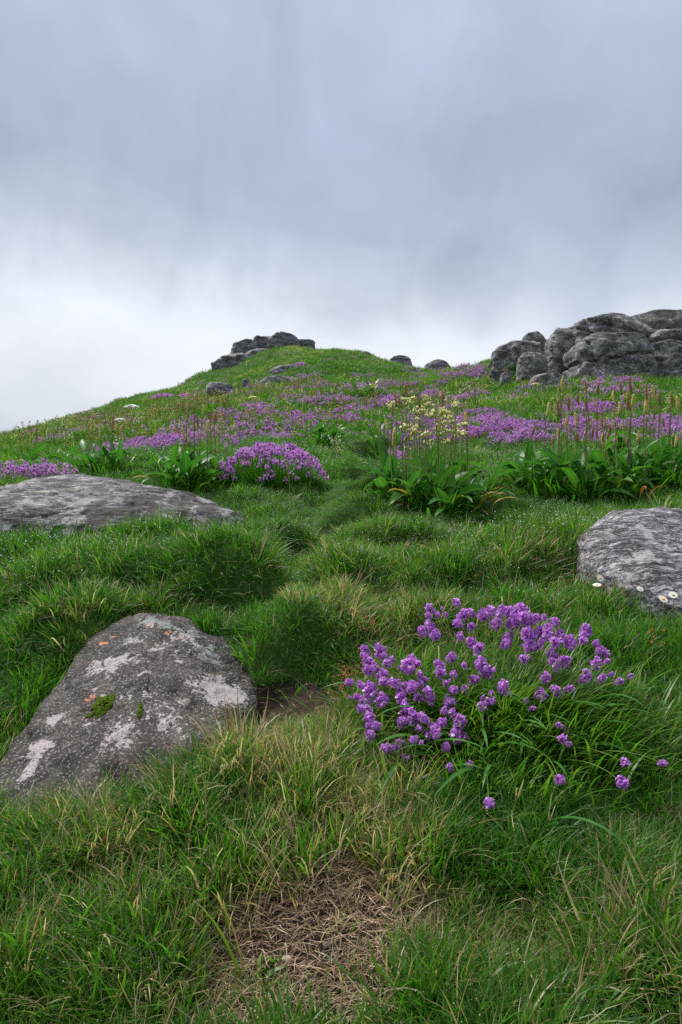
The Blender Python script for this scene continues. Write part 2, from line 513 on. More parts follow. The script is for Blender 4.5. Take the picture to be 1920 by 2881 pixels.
M_PETAL = leafy('purple_petal', petal_col, 0.6, 0.2, 0.35)


def petal_far_col(t):
    a, hue, al = geo_attr(t, 'bc')
    tint = inst_attr(t, 'tint')
    h = t.math('ADD', t.math('MULTIPLY', hue, 0.6), t.math('MULTIPLY', tint, 0.4))
    return t.ramp(h, [(0.0, (0.31, 0.06, 0.44)), (0.4, (0.48, 0.17, 0.65)), (0.75, (0.64, 0.36, 0.78)), (1.0, (0.84, 0.70, 0.88))])


M_PETALF = leafy('purple_blossom', petal_far_col, 0.6, 0.2, 0.35)
M_CALYX = simple('dark_calyx', (0.13, 0.035, 0.07), 0.6)
M_STEM = simple('green_stem', (0.17, 0.27, 0.045), 0.5, transl=0.15)
M_STEMB = simple('brown_stem', (0.14, 0.10, 0.035), 0.6)
M_SEED = simple('brown_seed_head', (0.25, 0.15, 0.06), 0.75, vary=0.6, scale=160)
M_SEEDP = simple('pale_seed_head', (0.50, 0.40, 0.13), 0.75, vary=0.4, scale=160)
M_CREAM = simple('cream_bud', (0.68, 0.66, 0.27), 0.55, transl=0.2, vary=0.15)
M_WHITE = simple('white_petal', (0.80, 0.80, 0.76), 0.55, transl=0.2, vary=0.05)
M_YELLOW = simple('yellow_centre', (0.75, 0.42, 0.04), 0.6)
M_RUST = simple('rust_capsule', (0.42, 0.10, 0.03), 0.6, vary=0.5)
M_MOSS = simple('moss_cushion', (0.085, 0.135, 0.010), 0.9, 0.1, vary=0.5, scale=260)


def leaf_col(base, vein, tintc):
    def b(t):
        a, u, v = geo_attr(t, 'bc')
        info = t.t.nodes.new('ShaderNodeObjectInfo')
        rnd = info.outputs['Random']
        co = t.n('ShaderNodeTexCoord').outputs['Object']
        nz = t.noise(co, 14, 3, 0.6)
        g = t.mix(rnd, base, tintc)
        g = t.mix(t.math('MULTIPLY', nz, 0.5), g, tuple(c * 0.55 for c in base))
        stripes = t.math('ABSOLUTE', t.math('SINE', t.math('MULTIPLY', v, 22.0)))
        rib = t.math('MAXIMUM', t.step(t.math('ABSOLUTE', t.math('SUBTRACT', v, 0.5)), 0.07, 0.0), t.math('MULTIPLY', t.step(stripes, 0.22, 0.0), 0.35))
        return t.mix(t.math('MULTIPLY', rib, 0.55), g, vein)
    return b


M_LEAF = leafy('broad_leaf', leaf_col((0.035, 0.165, 0.018), (0.18, 0.36, 0.08), (0.085, 0.24, 0.022)), 0.42, 0.38, 0.36)
M_LEAFY = leafy('yellowing_leaf', leaf_col((0.50, 0.30, 0.04), (0.55, 0.40, 0.12), (0.26, 0.24, 0.03)), 0.5, 0.3, 0.25)
M_LEAFB = leafy('brown_leaf', leaf_col((0.34, 0.13, 0.03), (0.40, 0.22, 0.08), (0.42, 0.20, 0.05)), 0.6, 0.2, 0.15)


def ground_mat():
    m, t = new_mat('turf_soil')
    co = t.n('ShaderNodeTexCoord').outputs['Object']
    n1_ = t.noise(co, 1.2, 5, 0.6); n2_ = t.noise(co, 45.0, 4, 0.7); n3_ = t.noise(co, 0.25, 3, 0.5)
    soil = t.mix(n2_, (0.010, 0.007, 0.005), (0.055, 0.038, 0.026))
    green = t.ramp(n2_, [(0.25, (0.018, 0.045, 0.008)), (0.6, (0.045, 0.10, 0.016)), (0.85, (0.12, 0.11, 0.04))])
    bare = geo_attr(t, 'bare')[0]
    col = t.mix(t.step(t.math('ADD', bare, t.math('MULTIPLY', t.math('SUBTRACT', n1_, 0.5), 0.7)), 0.35, 0.6), green, soil)
    b = t.n('ShaderNodeBump', Strength=0.8, Distance=0.02, Height=n2_)
    p = t.n('ShaderNodeBsdfPrincipled', Base_Color=col, Roughness=0.9, Specular_IOR_Level=0.15, Normal=b)
    t.n('ShaderNodeOutputMaterial', Surface=p)
    return m


M_GROUND = ground_mat()


def rock_mat(name, base_lo, base_hi, lichen=0.5, streak=(1, 1, 1), scale=1.0, pale=(0.50, 0.47, 0.46), streaky=0.0, masks=False, moss=0.0, dark=0.35, pl=0.5, stn=1.0):
    """granite: dark wet crust, pale crustose lichen blotches, grain; masks=True reads painted lichen masks 'lk'"""
    m, t = new_mat(name)
    co = t.n('ShaderNodeTexCoord').outputs['Object']
    geo = t.n('ShaderNodeNewGeometry')
    warp = t.n('ShaderNodeTexNoise', i0=co, Scale=2.5 * scale, Detail=3.0)
    cw = t.vmath('ADD', co, t.vmath('MULTIPLY', t.vmath('SUBTRACT', warp.outputs['Color'], (0.5, 0.5, 0.5)), (0.35 / scale,) * 3))
    st = t.vmath('MULTIPLY', cw if not streaky else t.vmath('ADD', co, t.vmath('MULTIPLY', t.vmath('SUBTRACT', warp.outputs['Color'], (0.5, 0.5, 0.5)), (0.12,) * 3)), streak)
    big = t.noise(st, 2.2 * scale, 5, 0.6)
    med = t.noise(st, 9.0 * scale, 5, 0.65)
    fine = t.noise(st, 42.0 * scale, 4, 0.7)
    grain = t.noise(co, 170.0 * scale, 3, 0.7)
    col = t.ramp(t.math('ADD', t.math('MULTIPLY', big, 0.5), t.math('MULTIPLY', med, 0.5)), [(0.44, base_lo), (0.56, base_hi)])
    col = t.mix(t.math('MULTIPLY', t.step(fine, 0.56, 0.63), t.step(med, 0.44, 0.56)), col, tuple(c * 2.1 for c in base_hi))
    col = t.mix(t.math('MULTIPLY', t.step(fine, 0.475, 0.41), dark * 1.9, clamp=True), col, tuple(c * 0.35 for c in base_lo))
    # crustose lichen
    lm = t.math('ADD', t.math('MULTIPLY', med, 0.62), t.math('MULTIPLY', big, 0.38))
    lm = t.math('ADD', lm, t.math('MULTIPLY', t.math('SUBTRACT', fine, 0.5), 0.28))
    lth = 0.605 - 0.13 * lichen
    lmask = t.step(lm, lth, lth + 0.035)
    pcol = t.mix(t.noise(co, 30 * scale, 3, 0.6), tuple(c * 0.72 for c in pale), tuple(min(1, c * 1.25) for c in pale))
    col = t.mix(t.math('MULTIPLY', lmask, 0.85), col, pcol)
    sp = t.step(t.noise(co, 75 * scale, 2, 0.5), 0.585, 0.63)
    col = t.mix(t.math('MULTIPLY', sp, pl), col, pale)
    hgt = t.math('ADD', t.math('MULTIPLY', fine, 0.6), t.math('MULTIPLY', grain, 0.35))
    hgt = t.math('ADD', hgt, t.math('MULTIPLY', lmask, 0.10))
    if streaky:
        wv = t.vmath('MULTIPLY', t.vmath('ADD', co, t.vmath('MULTIPLY', t.vmath('SUBTRACT', warp.outputs['Color'], (0.5, 0.5, 0.5)), (0.10,) * 3)), tuple(s * 1.0 for s in streak))
        sn = t.noise(wv, 5.5 * scale, 6, 0.66, 0.15)
        ridge = t.step(t.math('ABSOLUTE', t.math('SUBTRACT', sn, 0.5)), 0.032, 0.006)
        col = t.mix(t.math('MULTIPLY', ridge, streaky, clamp=True), col, tuple(c * 0.30 for c in base_lo))
        hgt = t.math('SUBTRACT', hgt, t.math('MULTIPLY', ridge, 0.7))
        sn2 = t.noise(wv, 30 * scale, 4, 0.62, 0.1)
        hgt = t.math('ADD', hgt, t.math('MULTIPLY', sn2, 0.6))
    if streaky:
        stain = t.step(t.noise(co, 1.7, 4, 0.6, 0.3), 0.47, 0.60)
        col = t.mix(t.math('MULTIPLY', stain, stn), col, t.mix(0.82, col, (0.030, 0.024, 0.018)))
        blob = t.step(t.math('ADD', t.noise(co, 5.5, 5, 0.65, 0.3), t.math('MULTIPLY', t.math('SUBTRACT', fine, 0.5), 0.25)), 0.565, 0.60)
        col = t.mix(t.math('MULTIPLY', blob, 0.7), col, pcol)
    if masks:
        a, b_, c_ = geo_attr(t, 'lk')     # white lichen, orange lichen, grey-green lichen
        cr = t.math('ADD', t.math('MULTIPLY', t.math('SUBTRACT', fine, 0.5), 2.2), t.math('MULTIPLY', t.math('SUBTRACT', med, 0.5), 1.8))
        gm = t.step(t.math('ADD', c_, cr), 0.5, 0.62)
        col = t.mix(t.math('MULTIPLY', gm, 0.7), col, (0.24, 0.28, 0.25))
        om = t.step(t.math('ADD', b_, cr), 0.55, 0.62)
        col = t.mix(t.math('MULTIPLY', om, 0.85), col, (0.48, 0.19, 0.09))
        wm = t.step(t.math('ADD', a, cr), 0.5, 0.58)
        wc = t.mix(t.noise(co, 60 * scale, 3, 0.6), (0.30, 0.26, 0.24), (0.52, 0.475, 0.48))
        vor = t.n('ShaderNodeTexVoronoi', {'feature': 'DISTANCE_TO_EDGE'}, Vector=co, Scale=55.0 * scale)
        crack = t.step(vor.outputs[0], 0.0, 0.09)
        wc = t.mix(crack, (0.16, 0.13, 0.12), wc)
        col = t.mix(t.math('MULTIPLY', wm, 0.93), col, wc)
        hgt = t.math('ADD', hgt, t.math('MULTIPLY', wm, 0.25))
    if moss:
        nzz = t.n('ShaderNodeSeparateXYZ', i0=geo.outputs['Normal']).outputs[2]
        mm = t.step(t.math('ADD', t.math('MULTIPLY', nzz, 0.35), t.math('MULTIPLY', big, 0.8)), 0.80 - 0.1 * moss, 0.86 - 0.1 * moss)
        col = t.mix(t.math('MULTIPLY', mm, 0.85), col, (0.06, 0.085, 0.015))
    b = t.n('ShaderNodeBump', Strength=0.9, Distance=0.012 / scale, Height=hgt)
    p = t.n('ShaderNodeBsdfPrincipled', Base_Color=col, Roughness=0.72, Specular_IOR_Level=0.35, Normal=b)
    t.n('ShaderNodeOutputMaterial', Surface=p)
    return m


M_ROCKG = rock_mat('lichened_granite', (0.010, 0.008, 0.006), (0.060, 0.047, 0.039), -0.10, (1, 0.8, 1.1), 1.5, (0.30, 0.26, 0.23), masks=True, pl=0.7)
M_ROCKE = rock_mat('streaked_granite', (0.030, 0.029, 0.033), (0.190, 0.185, 0.205), 0.50, (0.35, 1.6, 4.5), 1.3, (0.40, 0.375, 0.38), streaky=1.0, moss=0.15)
M_ROCKF = rock_mat('pale_streaked_granite', (0.060, 0.058, 0.066), (0.30, 0.292, 0.32), 0.65, (0.7, 3.2, 3.5), 1.5, (0.46, 0.43, 0.43), streaky=1.0, stn=0.35)
M_ROCKR = rock_mat('weathered_granite', (0.050, 0.049, 0.046), (0.205, 0.200, 0.190), 0.46, (1, 1, 1.8), 0.5, (0.34, 0.335, 0.33), dark=0.5)
M_ROCKM = rock_mat('mossy_granite', (0.036, 0.035, 0.033), (0.105, 0.102, 0.096), 0.3, (1, 1, 1.8), 0.32, (0.26, 0.26, 0.26), moss=1.3)
M_ROCKD = rock_mat('hilltop_granite', (0.048, 0.048, 0.049), (0.185, 0.183, 0.188), 0.20, (1, 1, 2.2), 0.14, (0.22, 0.22, 0.23), dark=0.5)

# ------------------------------------------------------------------ terrain mesh
angs = np.concatenate([np.linspace(-math.pi, -1.0, 26)[:-1], np.linspace(-1.0, -0.62, 30)[:-1], np.linspace(-0.62, 0.62, 300), np.linspace(0.62, 1.0, 30)[1:], np.linspace(1.0, math.pi, 26)[1:-1]])
rads = np.concatenate([[0.15, 0.35, 0.6, 0.85, 1.05], np.exp(np.linspace(math.log(1.2), math.log(75), 430)), [82, 92, 110, 140, 190, 280, 400, 700, 1300, 2500, 4000]])
AA, RR = np.meshgrid(angs, rads)
TX, TY = RR * np.sin(AA), RR * np.cos(AA)
TZ = T(TX, TY)
na, nr_ = len(angs), len(rads)
V = np.stack([TX, TY, TZ], 2).reshape(-1, 3)
ii = np.arange(nr_ - 1)[:, None] * na; jj = np.arange(na)[None]; j2 = (jj + 1) % na
Q = np.stack([ii + jj, ii + j2, ii + na + j2, ii + na + jj], 2).reshape(-1, 4)[:, ::-1]
ctr = len(V); V = np.concatenate([V, [[0, 0, float(T(0.0, 0.01))]]])
tri = np.stack([np.full(na, ctr), np.arange(na), (np.arange(na) + 1) % na], 1)[:, ::-1]

BX, BY = hit(290, 965); B2X, B2Y = hit(360, 900); B3X, B3Y = HX, HY


def bare_mask(x, y):
    wob = 0.10 * n2(x, y, 0.12, 3, 31)
    a = 1 - sstep(np.hypot((x - BX) / 0.27, (y - BY) / 0.22) + wob * 5, 0.7, 1.25)
    b = 1 - sstep(np.hypot((x - B2X) / 0.19, (y - B2Y) / 0.12) + wob * 5, 0.7, 1.25)
    return np.maximum(a, b * 0.9)


def hollow_mask(x, y):
    return 1 - sstep(np.hypot((x - B3X) / 0.27, (y - B3Y - 0.04) / 0.21) + 0.3 * n2(x, y, 0.12, 2, 33), 0.7, 1.2)


bare = np.maximum(bare_mask(V[:, 0], V[:, 1]), hollow_mask(V[:, 0], V[:, 1]))
bare = np.maximum(bare, 0.25)
gm_ = mesh_np('hillside', V, [Q, tri], M_GROUND, True, np.stack([bare] * 3, 1), 'bare')
hill = link('hillside', gm_); tag(hill, 'grassy hillside rising from the foreground to the rocky summit', 'hillside', kind='structure')

# ------------------------------------------------------------------ rocks
ROCKS = []      # (centre, planes n, planes d, p) for keeping grass out


def ico(sub):
    bm = bmesh.new(); bmesh.ops.create_icosphere(bm, subdivisions=sub, radius=1.0)
    V = np.array([v.co[:] for v in bm.verts]); Fc = np.array([[v.index for v in f.verts] for f in bm.faces]); bm.free()
    return V, Fc


ICO = {}
for s in (3, 4, 5, 6, 7): ICO[s] = None


def get_ico(s):
    if ICO[s] is None: ICO[s] = ico(s)
    return ICO[s]


def hull_planes(P):
    bm = bmesh.new()
    for p in P: bm.verts.new(p)
    r = bmesh.ops.convex_hull(bm, input=bm.verts[:])
    bmesh.ops.recalc_face_normals(bm, faces=bm.faces[:])
    N = []; D = []
    c = np.mean(P, 0)
    for f in bm.faces:
        n = np.array(f.normal[:]); q = np.array(f.verts[0].co[:])
        if np.linalg.norm(n) < 0.5 or f.calc_area() < 1e-7: continue
        d = n @ (q - c)
        if d < 0: n, d = -n, -d
        dup = False
        for n0, d0 in zip(N, D):
            if n0 @ n > 0.985 and abs(d0 - d) < 0.04 * max(d, 1e-3): dup = True; break
        if not dup: N.append(n); D.append(max(d, 1e-3))
    bm.free()
    return c, np.array(N), np.array(D)


def rock(name, P, mat, label, sub=5, p=9.0, amp=0.05, freq=3.0, seed=0, ridge=0.0, rfreq=(2, 2, 8), group=None, post=None, mask=None, centre=None, inflate=1.04, cracks=(), chips=0, ledge=0.0, chipr=(0.84, 0.95)):
    """a boulder: rounded hull of control points, with broken, weathered relief"""
    P = np.asarray(P, float)
    c, N, D = hull_planes(P)
    if centre is not None:
        c2 = np.asarray(centre, float); D = D + N @ (c - c2); D = np.maximum(D, 1e-3); c = c2
    if chips:
        rs = np.random.RandomState(seed + 900); q = P - c
        for _ in range(chips):
            n_ = rs.normal(0, 1, 3); n_[2] = abs(n_[2]) * 0.8; n_ /= np.linalg.norm(n_)
            N = np.vstack([N, n_]); D = np.append(D, (q @ n_).max() * rs.uniform(*chipr))
    U, Fc = get_ico(sub)
    nd = np.maximum(U @ N.T, 0) / D[None]
    r = ((nd ** p).sum(1)) ** (-1 / p)
    V = U * r[:, None] * inflate
    size = float(np.median(np.linalg.norm(V, axis=1)))
    nr = V / size
    disp = amp * fbm(nr * freq + seed * 3.1, 5, seed) + amp * 0.6 * (0.5 - np.abs(fbm(nr * freq * 0.7 + 9, 3, seed + 5))) * 2 - amp * 0.4
    if ridge:
        q = nr * np.array(rfreq) + 0.6 * np.stack([fbm(nr * 2 + k * 5, 3, seed + 60 + k) for k in range(3)], 1)
        disp = disp + ridge * fbm(q, 5, seed + 40, 0.6)
    if ledge:
        q = nr[:, 2] * 2.6 + 0.5 * nr[:, 0] + 0.55 * fbm(nr * 1.3 + seed, 3, seed + 70); sw = q - np.floor(q)
        disp = disp + ledge * (np.minimum(sw / 0.88, (1 - sw) / 0.12) - 0.5)
    for (nn, dd, wdt, dep) in cracks:      # recessed joint lines: plane normal, offset (x size), width, depth
        nn = np.array(nn, float); nn /= np.linalg.norm(nn)
        s = nr @ nn - dd + 0.10 * fbm(nr * 2.3 + 4, 3, seed + 80)
        disp = disp - 1.5 * dep * np.exp(-(s / (0.7 * wdt)) ** 2)
    V = V * (1 + disp)[:, None]
    if post is not None: V = post(V + c) - c
    col = mask(V + c) if mask is not None else None
    me = mesh_np(name, V, [Fc], mat, True, col, 'lk')
    o = link(name, me, None, tuple(c)); tag(o, label, 'rock', group)
    ROCKS.append((c, N, D, p))
    return o


def wp(px, row, Yd):
    return np.array([(px - 341) / F * Yd, Yd, CZ + (512 - row) / F * Yd])


# front rock, beside the dirt hollow
GP = [wp(156, 609, 3.40), wp(166, 610, 3.40), wp(128, 614, 3.38), wp(182, 617, 3.42), wp(106, 626, 3.30), wp(207, 627, 3.36), wp(87, 640, 3.2), wp(227, 640, 3.26), wp(68, 662, 3.08), wp(250, 663, 3.08),
      wp(256, 684, 2.92), wp(251, 706, 2.74), wp(238, 742, 2.5), wp(49, 690, 2.90), wp(28, 722, 2.70), wp(6, 757, 2.50), wp(-26, 796, 2.34), wp(-12, 825, 2.2), wp(130, 790, 2.18), wp(190, 742, 2.34), wp(150, 655, 3.04), wp(195, 665, 2.98), wp(110, 680, 2.86)]
GB = [g - np.array([0, 0, 0.42]) + 0.0 for g in GP[:18]]
LW = [((222, 712), 26, 10, 1.0), ((55, 735), 10, 3, 0.8), ((40, 760), 14, 4, .8), ((118, 683), 34, 5, .75), ((100, 690), 20, 4, .7), ((178, 645), 12, 6, .6), ((198, 652), 12, 5, .55), ((135, 655), 10, 3, .5),
      ((30, 775), 9, 8, .8), ((120, 762), 22, 10, .55), ((160, 745), 26, 10, .4), ((85, 705), 12, 4, .4), ((192, 668), 12, 4, .55), ((95, 745), 10, 5, .3), ((170, 760), 20, 8, .5)]
_rl = np.random.RandomState(77)
for _k in range(46):
    _a = _rl.uniform(0.05, 0.95); _b = _rl.uniform(0, 1)
    LW.append(((_a * (150 + 90 * _b) + (1 - _a) * (150 - 130 * _b), 622 + 145 * _b), _rl.uniform(2.5, 9), _rl.uniform(1.2, 3.5), _rl.uniform(.35, .75)))
LO = [((113, 642), 4, 1.2, .8), ((104, 652), 6, 1.5, .85), ((90, 672), 3, 1.2, .75), ((168, 644), 4, 2, .9), ((180, 648), 3, 1.5, .9), ((150, 632), 4, 1.6, .8), ((86, 726), 9, 3, .6)]
LGN = [((147, 624), 10, 5, .8), ((165, 632), 14, 4, .6), ((200, 664), 22, 8, .5), ((130, 648), 14, 4, .5), ((190, 640), 12, 5, .55), ((212, 650), 10, 5, .5)]


def g_mask(P):
    """lichen colonies, each round its own spot on the rock"""
    out = np.zeros((len(P), 3))
    for k, L in enumerate((LW, LO, LGN)):
        for (pp, rx, ry, s) in L:
            Yd = 2.3 + (790 - pp[1]) / 180 * 1.05
            q = wp(pp[0], pp[1], Yd)
            a = rx / F * Yd; b = ry / F * Yd * 2.6
            d = np.sqrt(((P[:, 0] - q[0]) / a) ** 2 + ((P[:, 1] - q[1]) / b) ** 2)
            out[:, k] = np.maximum(out[:, k], s * np.clip(1.35 - d * 0.85, 0, 1))
    return out


def g_post(P):
    """a hollow scooped out of the front face with a notch running down"""
    P = P.copy()
    q = wp(128, 772, 2.22); d = np.sqrt(((P[:, 0] - q[0]) / 0.13) ** 2 + ((P[:, 1] - q[1]) / 0.16) ** 2)
    P[:, 2] -= 0.10 * np.exp(-d ** 2)
    q2 = wp(190, 725, 2.5); d2 = np.abs((P[:, 0] - q2[0]) * 0.45 + (P[:, 1] - q2[1] - 0.1)) / 0.05
    P[:, 2] -= 0.035 * np.exp(-d2 ** 2) * np.exp(-((P[:, 0] - q2[0]) / 0.16) ** 2)
    return P


rock('boulder', GP + GB, M_ROCKG, 'dark lichen spotted boulder beside the dirt hollow, with a cushion of bright moss', sub=7, p=26, amp=0.06, freq=3.2, seed=3, ridge=0.035, rfreq=(4, 4, 6),
     post=g_post, mask=g_mask, cracks=(((1, .35, .2), .15, .022, .022), ((-.3, 1, .3), .25, .018, .018)), centre=np.mean(GP, 0) - np.array([0, 0, 0.22]), inflate=1.03)
boulder_g = bpy.data.objects['boulder']

# long boulder on the left
EP = [wp(-30, 492, 5.3), wp(0, 487, 5.4), wp(35, 479, 5.6), wp(80, 474, 5.8), wp(115, 477, 5.7), wp(150, 487, 5.6), wp(190, 490, 5.6), wp(224, 502, 5.5), wp(244, 511, 5.35),
      wp(-40, 535, 4.9), wp(60, 545, 4.75), wp(160, 543, 4.8), wp(212, 528, 5.0), wp(-30, 500, 6.2), wp(80, 482, 6.4), wp(190, 500, 6.0), wp(-60, 515, 5.2), wp(100, 505, 5.0), wp(20, 512, 4.95)]
EB = [e - np.array([0, 0, 0.5]) for e in EP]
rock('boulder', EP + EB, M_ROCKE, 'long low grey boulder with streaks of pale lichen at the left edge', sub=7, p=16, amp=0.06, freq=3.0, seed=5, ridge=0.045, ledge=0.012, rfreq=(1.5, 2.5, 9), centre=np.mean(EP, 0) - np.array([0, 0, 0.3]), inflate=1.03)

# boulder on the right
FP = [wp(572, 546, 4.2), wp(576, 530, 4.3), wp(600, 514, 4.4), wp(634, 511, 4.5), wp(660, 505, 4.55), wp(690, 511, 4.5), wp(750, 525, 4.4), wp(780, 560, 4.0),
      wp(590, 560, 3.9), wp(625, 575, 3.65), wp(660, 592, 3.45), wp(700, 605, 3.35), wp(760, 600, 3.5), wp(640, 520, 5.0), wp(720, 520, 5.0)]
FB = [e - np.array([0, 0, 0.5]) for e in FP]
rock('boulder', FP + FB, M_ROCKF, 'pale streaky boulder at the right edge above the white daisies', sub=7, p=18, amp=0.055, freq=2.6, seed=8, ridge=0.045, chips=3, ledge=0.012, rfreq=(5, 2, 6), centre=np.mean(FP, 0) - np.array([0, 0, 0.3]), inflate=1.03)


def boxrock(x0, x1, yt, yb, Yd, depth, mat, label, seed, tl=0.75, tr=0.75, sub=5, p=60.0, amp=0.08, below=0.4, group='boulders of the right hand outcrop', skew=0.0, ridge=0.02, rf=(1.5, 1.5, 5), cracks=(), topback=0.85, name='boulder'):
    """boulder spanning the given bearing and height range, at real size at its distance"""
    rs = np.random.RandomState(seed)
    a, b = (x0 - 341) / F * Yd, (x1 - 341) / F * Yd
    zt, zb = zof(yt, Yd), zof(yb, Yd); h = zt - zb; zb2 = zb - h * below
    w_ = b - a; m = (a + b) / 2; dp = depth * w_
    P = []
    for (fx, fz) in ((0, 0.1), (0.0, 0.62), ((1 - tl) * 0.45, 0.92), (0.5 - 0.3 * tl, 1.0), (0.5 + 0.3 * tr, 1.0), (1 - (1 - tr) * 0.45, 0.92), (1.0, 0.62), (1, 0.1), (0.96, -below), (0.04, -below)):
        for (fy, sh) in ((0.0, 0.94), (0.5, 1.0), (1.0, topback)):
            j = rs.uniform(-0.03, 0.03, 3)
            x = m + (a + fx * w_ - m) * sh + j[0] * w_ + skew * fz * w_
            zz = zb + fz * h * (1 if fz < 0 else (0.93 if fy == 0 else 1.0)) + j[2] * h
            P.append((x, Yd + (fy - 0.2) * dp + j[1] * dp + (0.12 * dp * fz if fy == 0 else 0), zz))
    return rock(name, P, mat, label, sub=sub, p=p, amp=amp, freq=1.7, seed=seed, ridge=ridge, rfreq=rf, group=group, inflate=1.05, cracks=cracks, chips=11, ledge=0.055, chipr=(0.80, 0.95))


RG = 'boulders of the right hand outcrop'
boxrock(493, 546, 339, 371, 21.0, 0.5, M_ROCKR, 'weathered granite boulder forming the left end of the right outcrop', 21, 0.25, 0.9, sub=6)
boxrock(524, 545, 331, 345, 23.5, 0.8, M_ROCKR, 'small dark rock knob poking up at the back of the outcrop', 22, 0.5, 0.5, sub=4)
boxrock(519, 547, 351, 372, 19.3, 0.8, M_ROCKR, 'rounded grey boulder below the purple flowers of the outcrop', 23, 0.6, 0.6, sub=5)
boxrock(550, 579, 327, 372, 19.6, 1.1, M_ROCKR, 'tall narrow boulder leaning on the main outcrop block', 24, 0.65, 0.9, sub=6, p=60)
boxrock(567, 652, 314, 352, 19.6, 0.8, M_ROCKR, 'broad cracked granite slab capping the main outcrop block', 25, 0.45, 0.75, sub=6, p=60, amp=0.07, cracks=(((0.35, 0, 1), 0.12, 0.05, 0.10), ((0.5, 0, 1), -0.35, 0.05, 0.08)), below=0.2)
boxrock(573, 653, 330, 382, 18.6, 0.8, M_ROCKR, 'massive lichen flecked granite block in the middle of the right outcrop', 26, 0.55, 0.9, sub=6, p=60, amp=0.07, cracks=(((-0.15, 0, 1), -0.08, 0.045, 0.10), ((1, 0.2, 0.1), -0.85, 0.05, 0.06)), below=0.1)
boxrock(573, 615, 362, 393, 18.2, 0.9, M_ROCKR, 'low base boulder under the front corner of the main block', 27, 0.8, 0.8, sub=5, p=60)
boxrock(650, 720, 326, 386, 19.0, 0.9, M_ROCKR, 'dark upright granite block cut off by the right edge of the picture', 28, 0.8, 0.8, sub=6, p=60, cracks=(((0.1, 0, 1), 0.45, 0.06, 0.08),))
boxrock(612, 730, 311, 334, 21.5, 0.7, M_ROCKM, 'long mossy capstone along the top of the right outcrop', 29, 0.5, 0.8, sub=6, p=60, below=0.8)
boxrock(533, 567, 372, 394, 17.4, 0.8, M_ROCKR, 'squat angular boulder standing alone in front of the outcrop', 30, 0.7, 0.9, sub=5, p=60)
boxrock(612, 629, 376.5, 388, 17.2, 0.9, M_ROCKM, 'small rounded stone at the foot of the main block', 31, sub=4)
boxrock(626, 650, 380, 388, 17.0, 0.9, M_ROCKM, 'flat low stone beside the small rounded one', 32, sub=4)
boxrock(501, 511, 372.5, 382, 19.5, 0.9, M_ROCKR, 'little grey stone among the leaves left of the outcrop', 33, sub=4)
SG = 'rocks of the hilltop'
boxrock(231, 258, 338.5, 358, 55, 0.8, M_ROCKD, 'leftmost dark block of the summit rocks', 41, 0.8, 0.9, sub=5, p=60, amp=0.08, group=SG, cracks=(((1, 0, -0.6), 0.1, 0.06, 0.10),))
boxrock(250, 273, 334.5, 355, 55.5, 0.8, M_ROCKD, 'rounded summit boulder wedged against the peaked one', 42, 0.7, 0.8, sub=5, amp=0.08, group=SG)
boxrock(267, 299, 330.5, 353, 55, 0.9, M_ROCKD, 'tallest peaked boulder of the summit rocks', 43, 0.35, 0.5, sub=5, p=60, amp=0.08, group=SG, skew=0.02, cracks=(((0.9, 0, 0.5), 0.05, 0.05, 0.08),))
boxrock(293, 315, 339, 352.5, 56, 0.8, M_ROCKD, 'flat topped rock at the right end of the summit rocks', 44, 0.9, 0.9, sub=5, p=60, amp=0.08, group=SG, cracks=(((0, 0, 1), 0.05, 0.08, 0.12),))
boxrock(243, 272, 349, 360, 52, 0.8, M_ROCKD, 'sloping grey slab under the summit rocks', 45, 0.5, 0.9, sub=5, amp=0.08, group=SG)
boxrock(212, 254, 353.5, 378, 50, 0.8, M_ROCKD, 'big rounded boulder on the left shoulder of the summit', 46, 0.4, 0.9, sub=5, amp=0.08, group=SG, cracks=(((0.2, 0, 1), 0.3, 0.06, 0.08),))
boxrock(270, 313, 364, 379, 36, 0.7, M_ROCKD, 'pale rock outcrop in the grass below the summit', 47, 0.4, 0.3, sub=5, amp=0.08, group=SG, skew=-0.03)
boxrock(258, 294, 375.5, 389, 32, 0.7, M_ROCKD, 'pale streaked slab just below the grassy outcrop', 48, 0.5, 0.5, sub=5, amp=0.08, group=SG)
boxrock(206, 231, 381.5, 391, 33, 0.7, M_ROCKD, 'flat grey slab set in the turf on the left slope', 49, 0.7, 0.7, sub=4, amp=0.08, group=SG)
boxrock(242, 249, 379, 386, 33, 0.8, M_ROCKD, 'tiny grey stone right of the flat turf slab', 50, sub=3, amp=0.08, group=SG)
boxrock(389, 412, 355, 367, 50, 0.8, M_ROCKD, 'thin layered rock on the skyline right of the summit', 51, 0.7, 0.6, sub=5, amp=0.08, group=SG, cracks=(((0, 0, 1), 0.15, 0.09, 0.12),))
boxrock(424, 451, 359.5, 376, 46, 0.8, M_ROCKD, 'low twin peaked rock in the dip of the skyline', 52, 0.4, 0.4, sub=5, amp=0.08, group=SG)
boxrock(355, 371, 351, 356, 53, 0.8, M_ROCKD, 'sliver of rock showing through the turf on the summit ridge', 53, sub=3, amp=0.08, group=SG)
boxrock(54, 61, 423, 432, 46, 0.8, M_ROCKD, 'tiny jagged stone standing on the far left skyline', 54, 0.5, 0.5, sub=3, amp=0.08, group=SG)
boxrock(61, 70, 424, 432, 44, 0.8, M_ROCKD, 'tiny dark rock next to the jagged one on the left skyline', 55, sub=3, amp=0.08, group=SG)


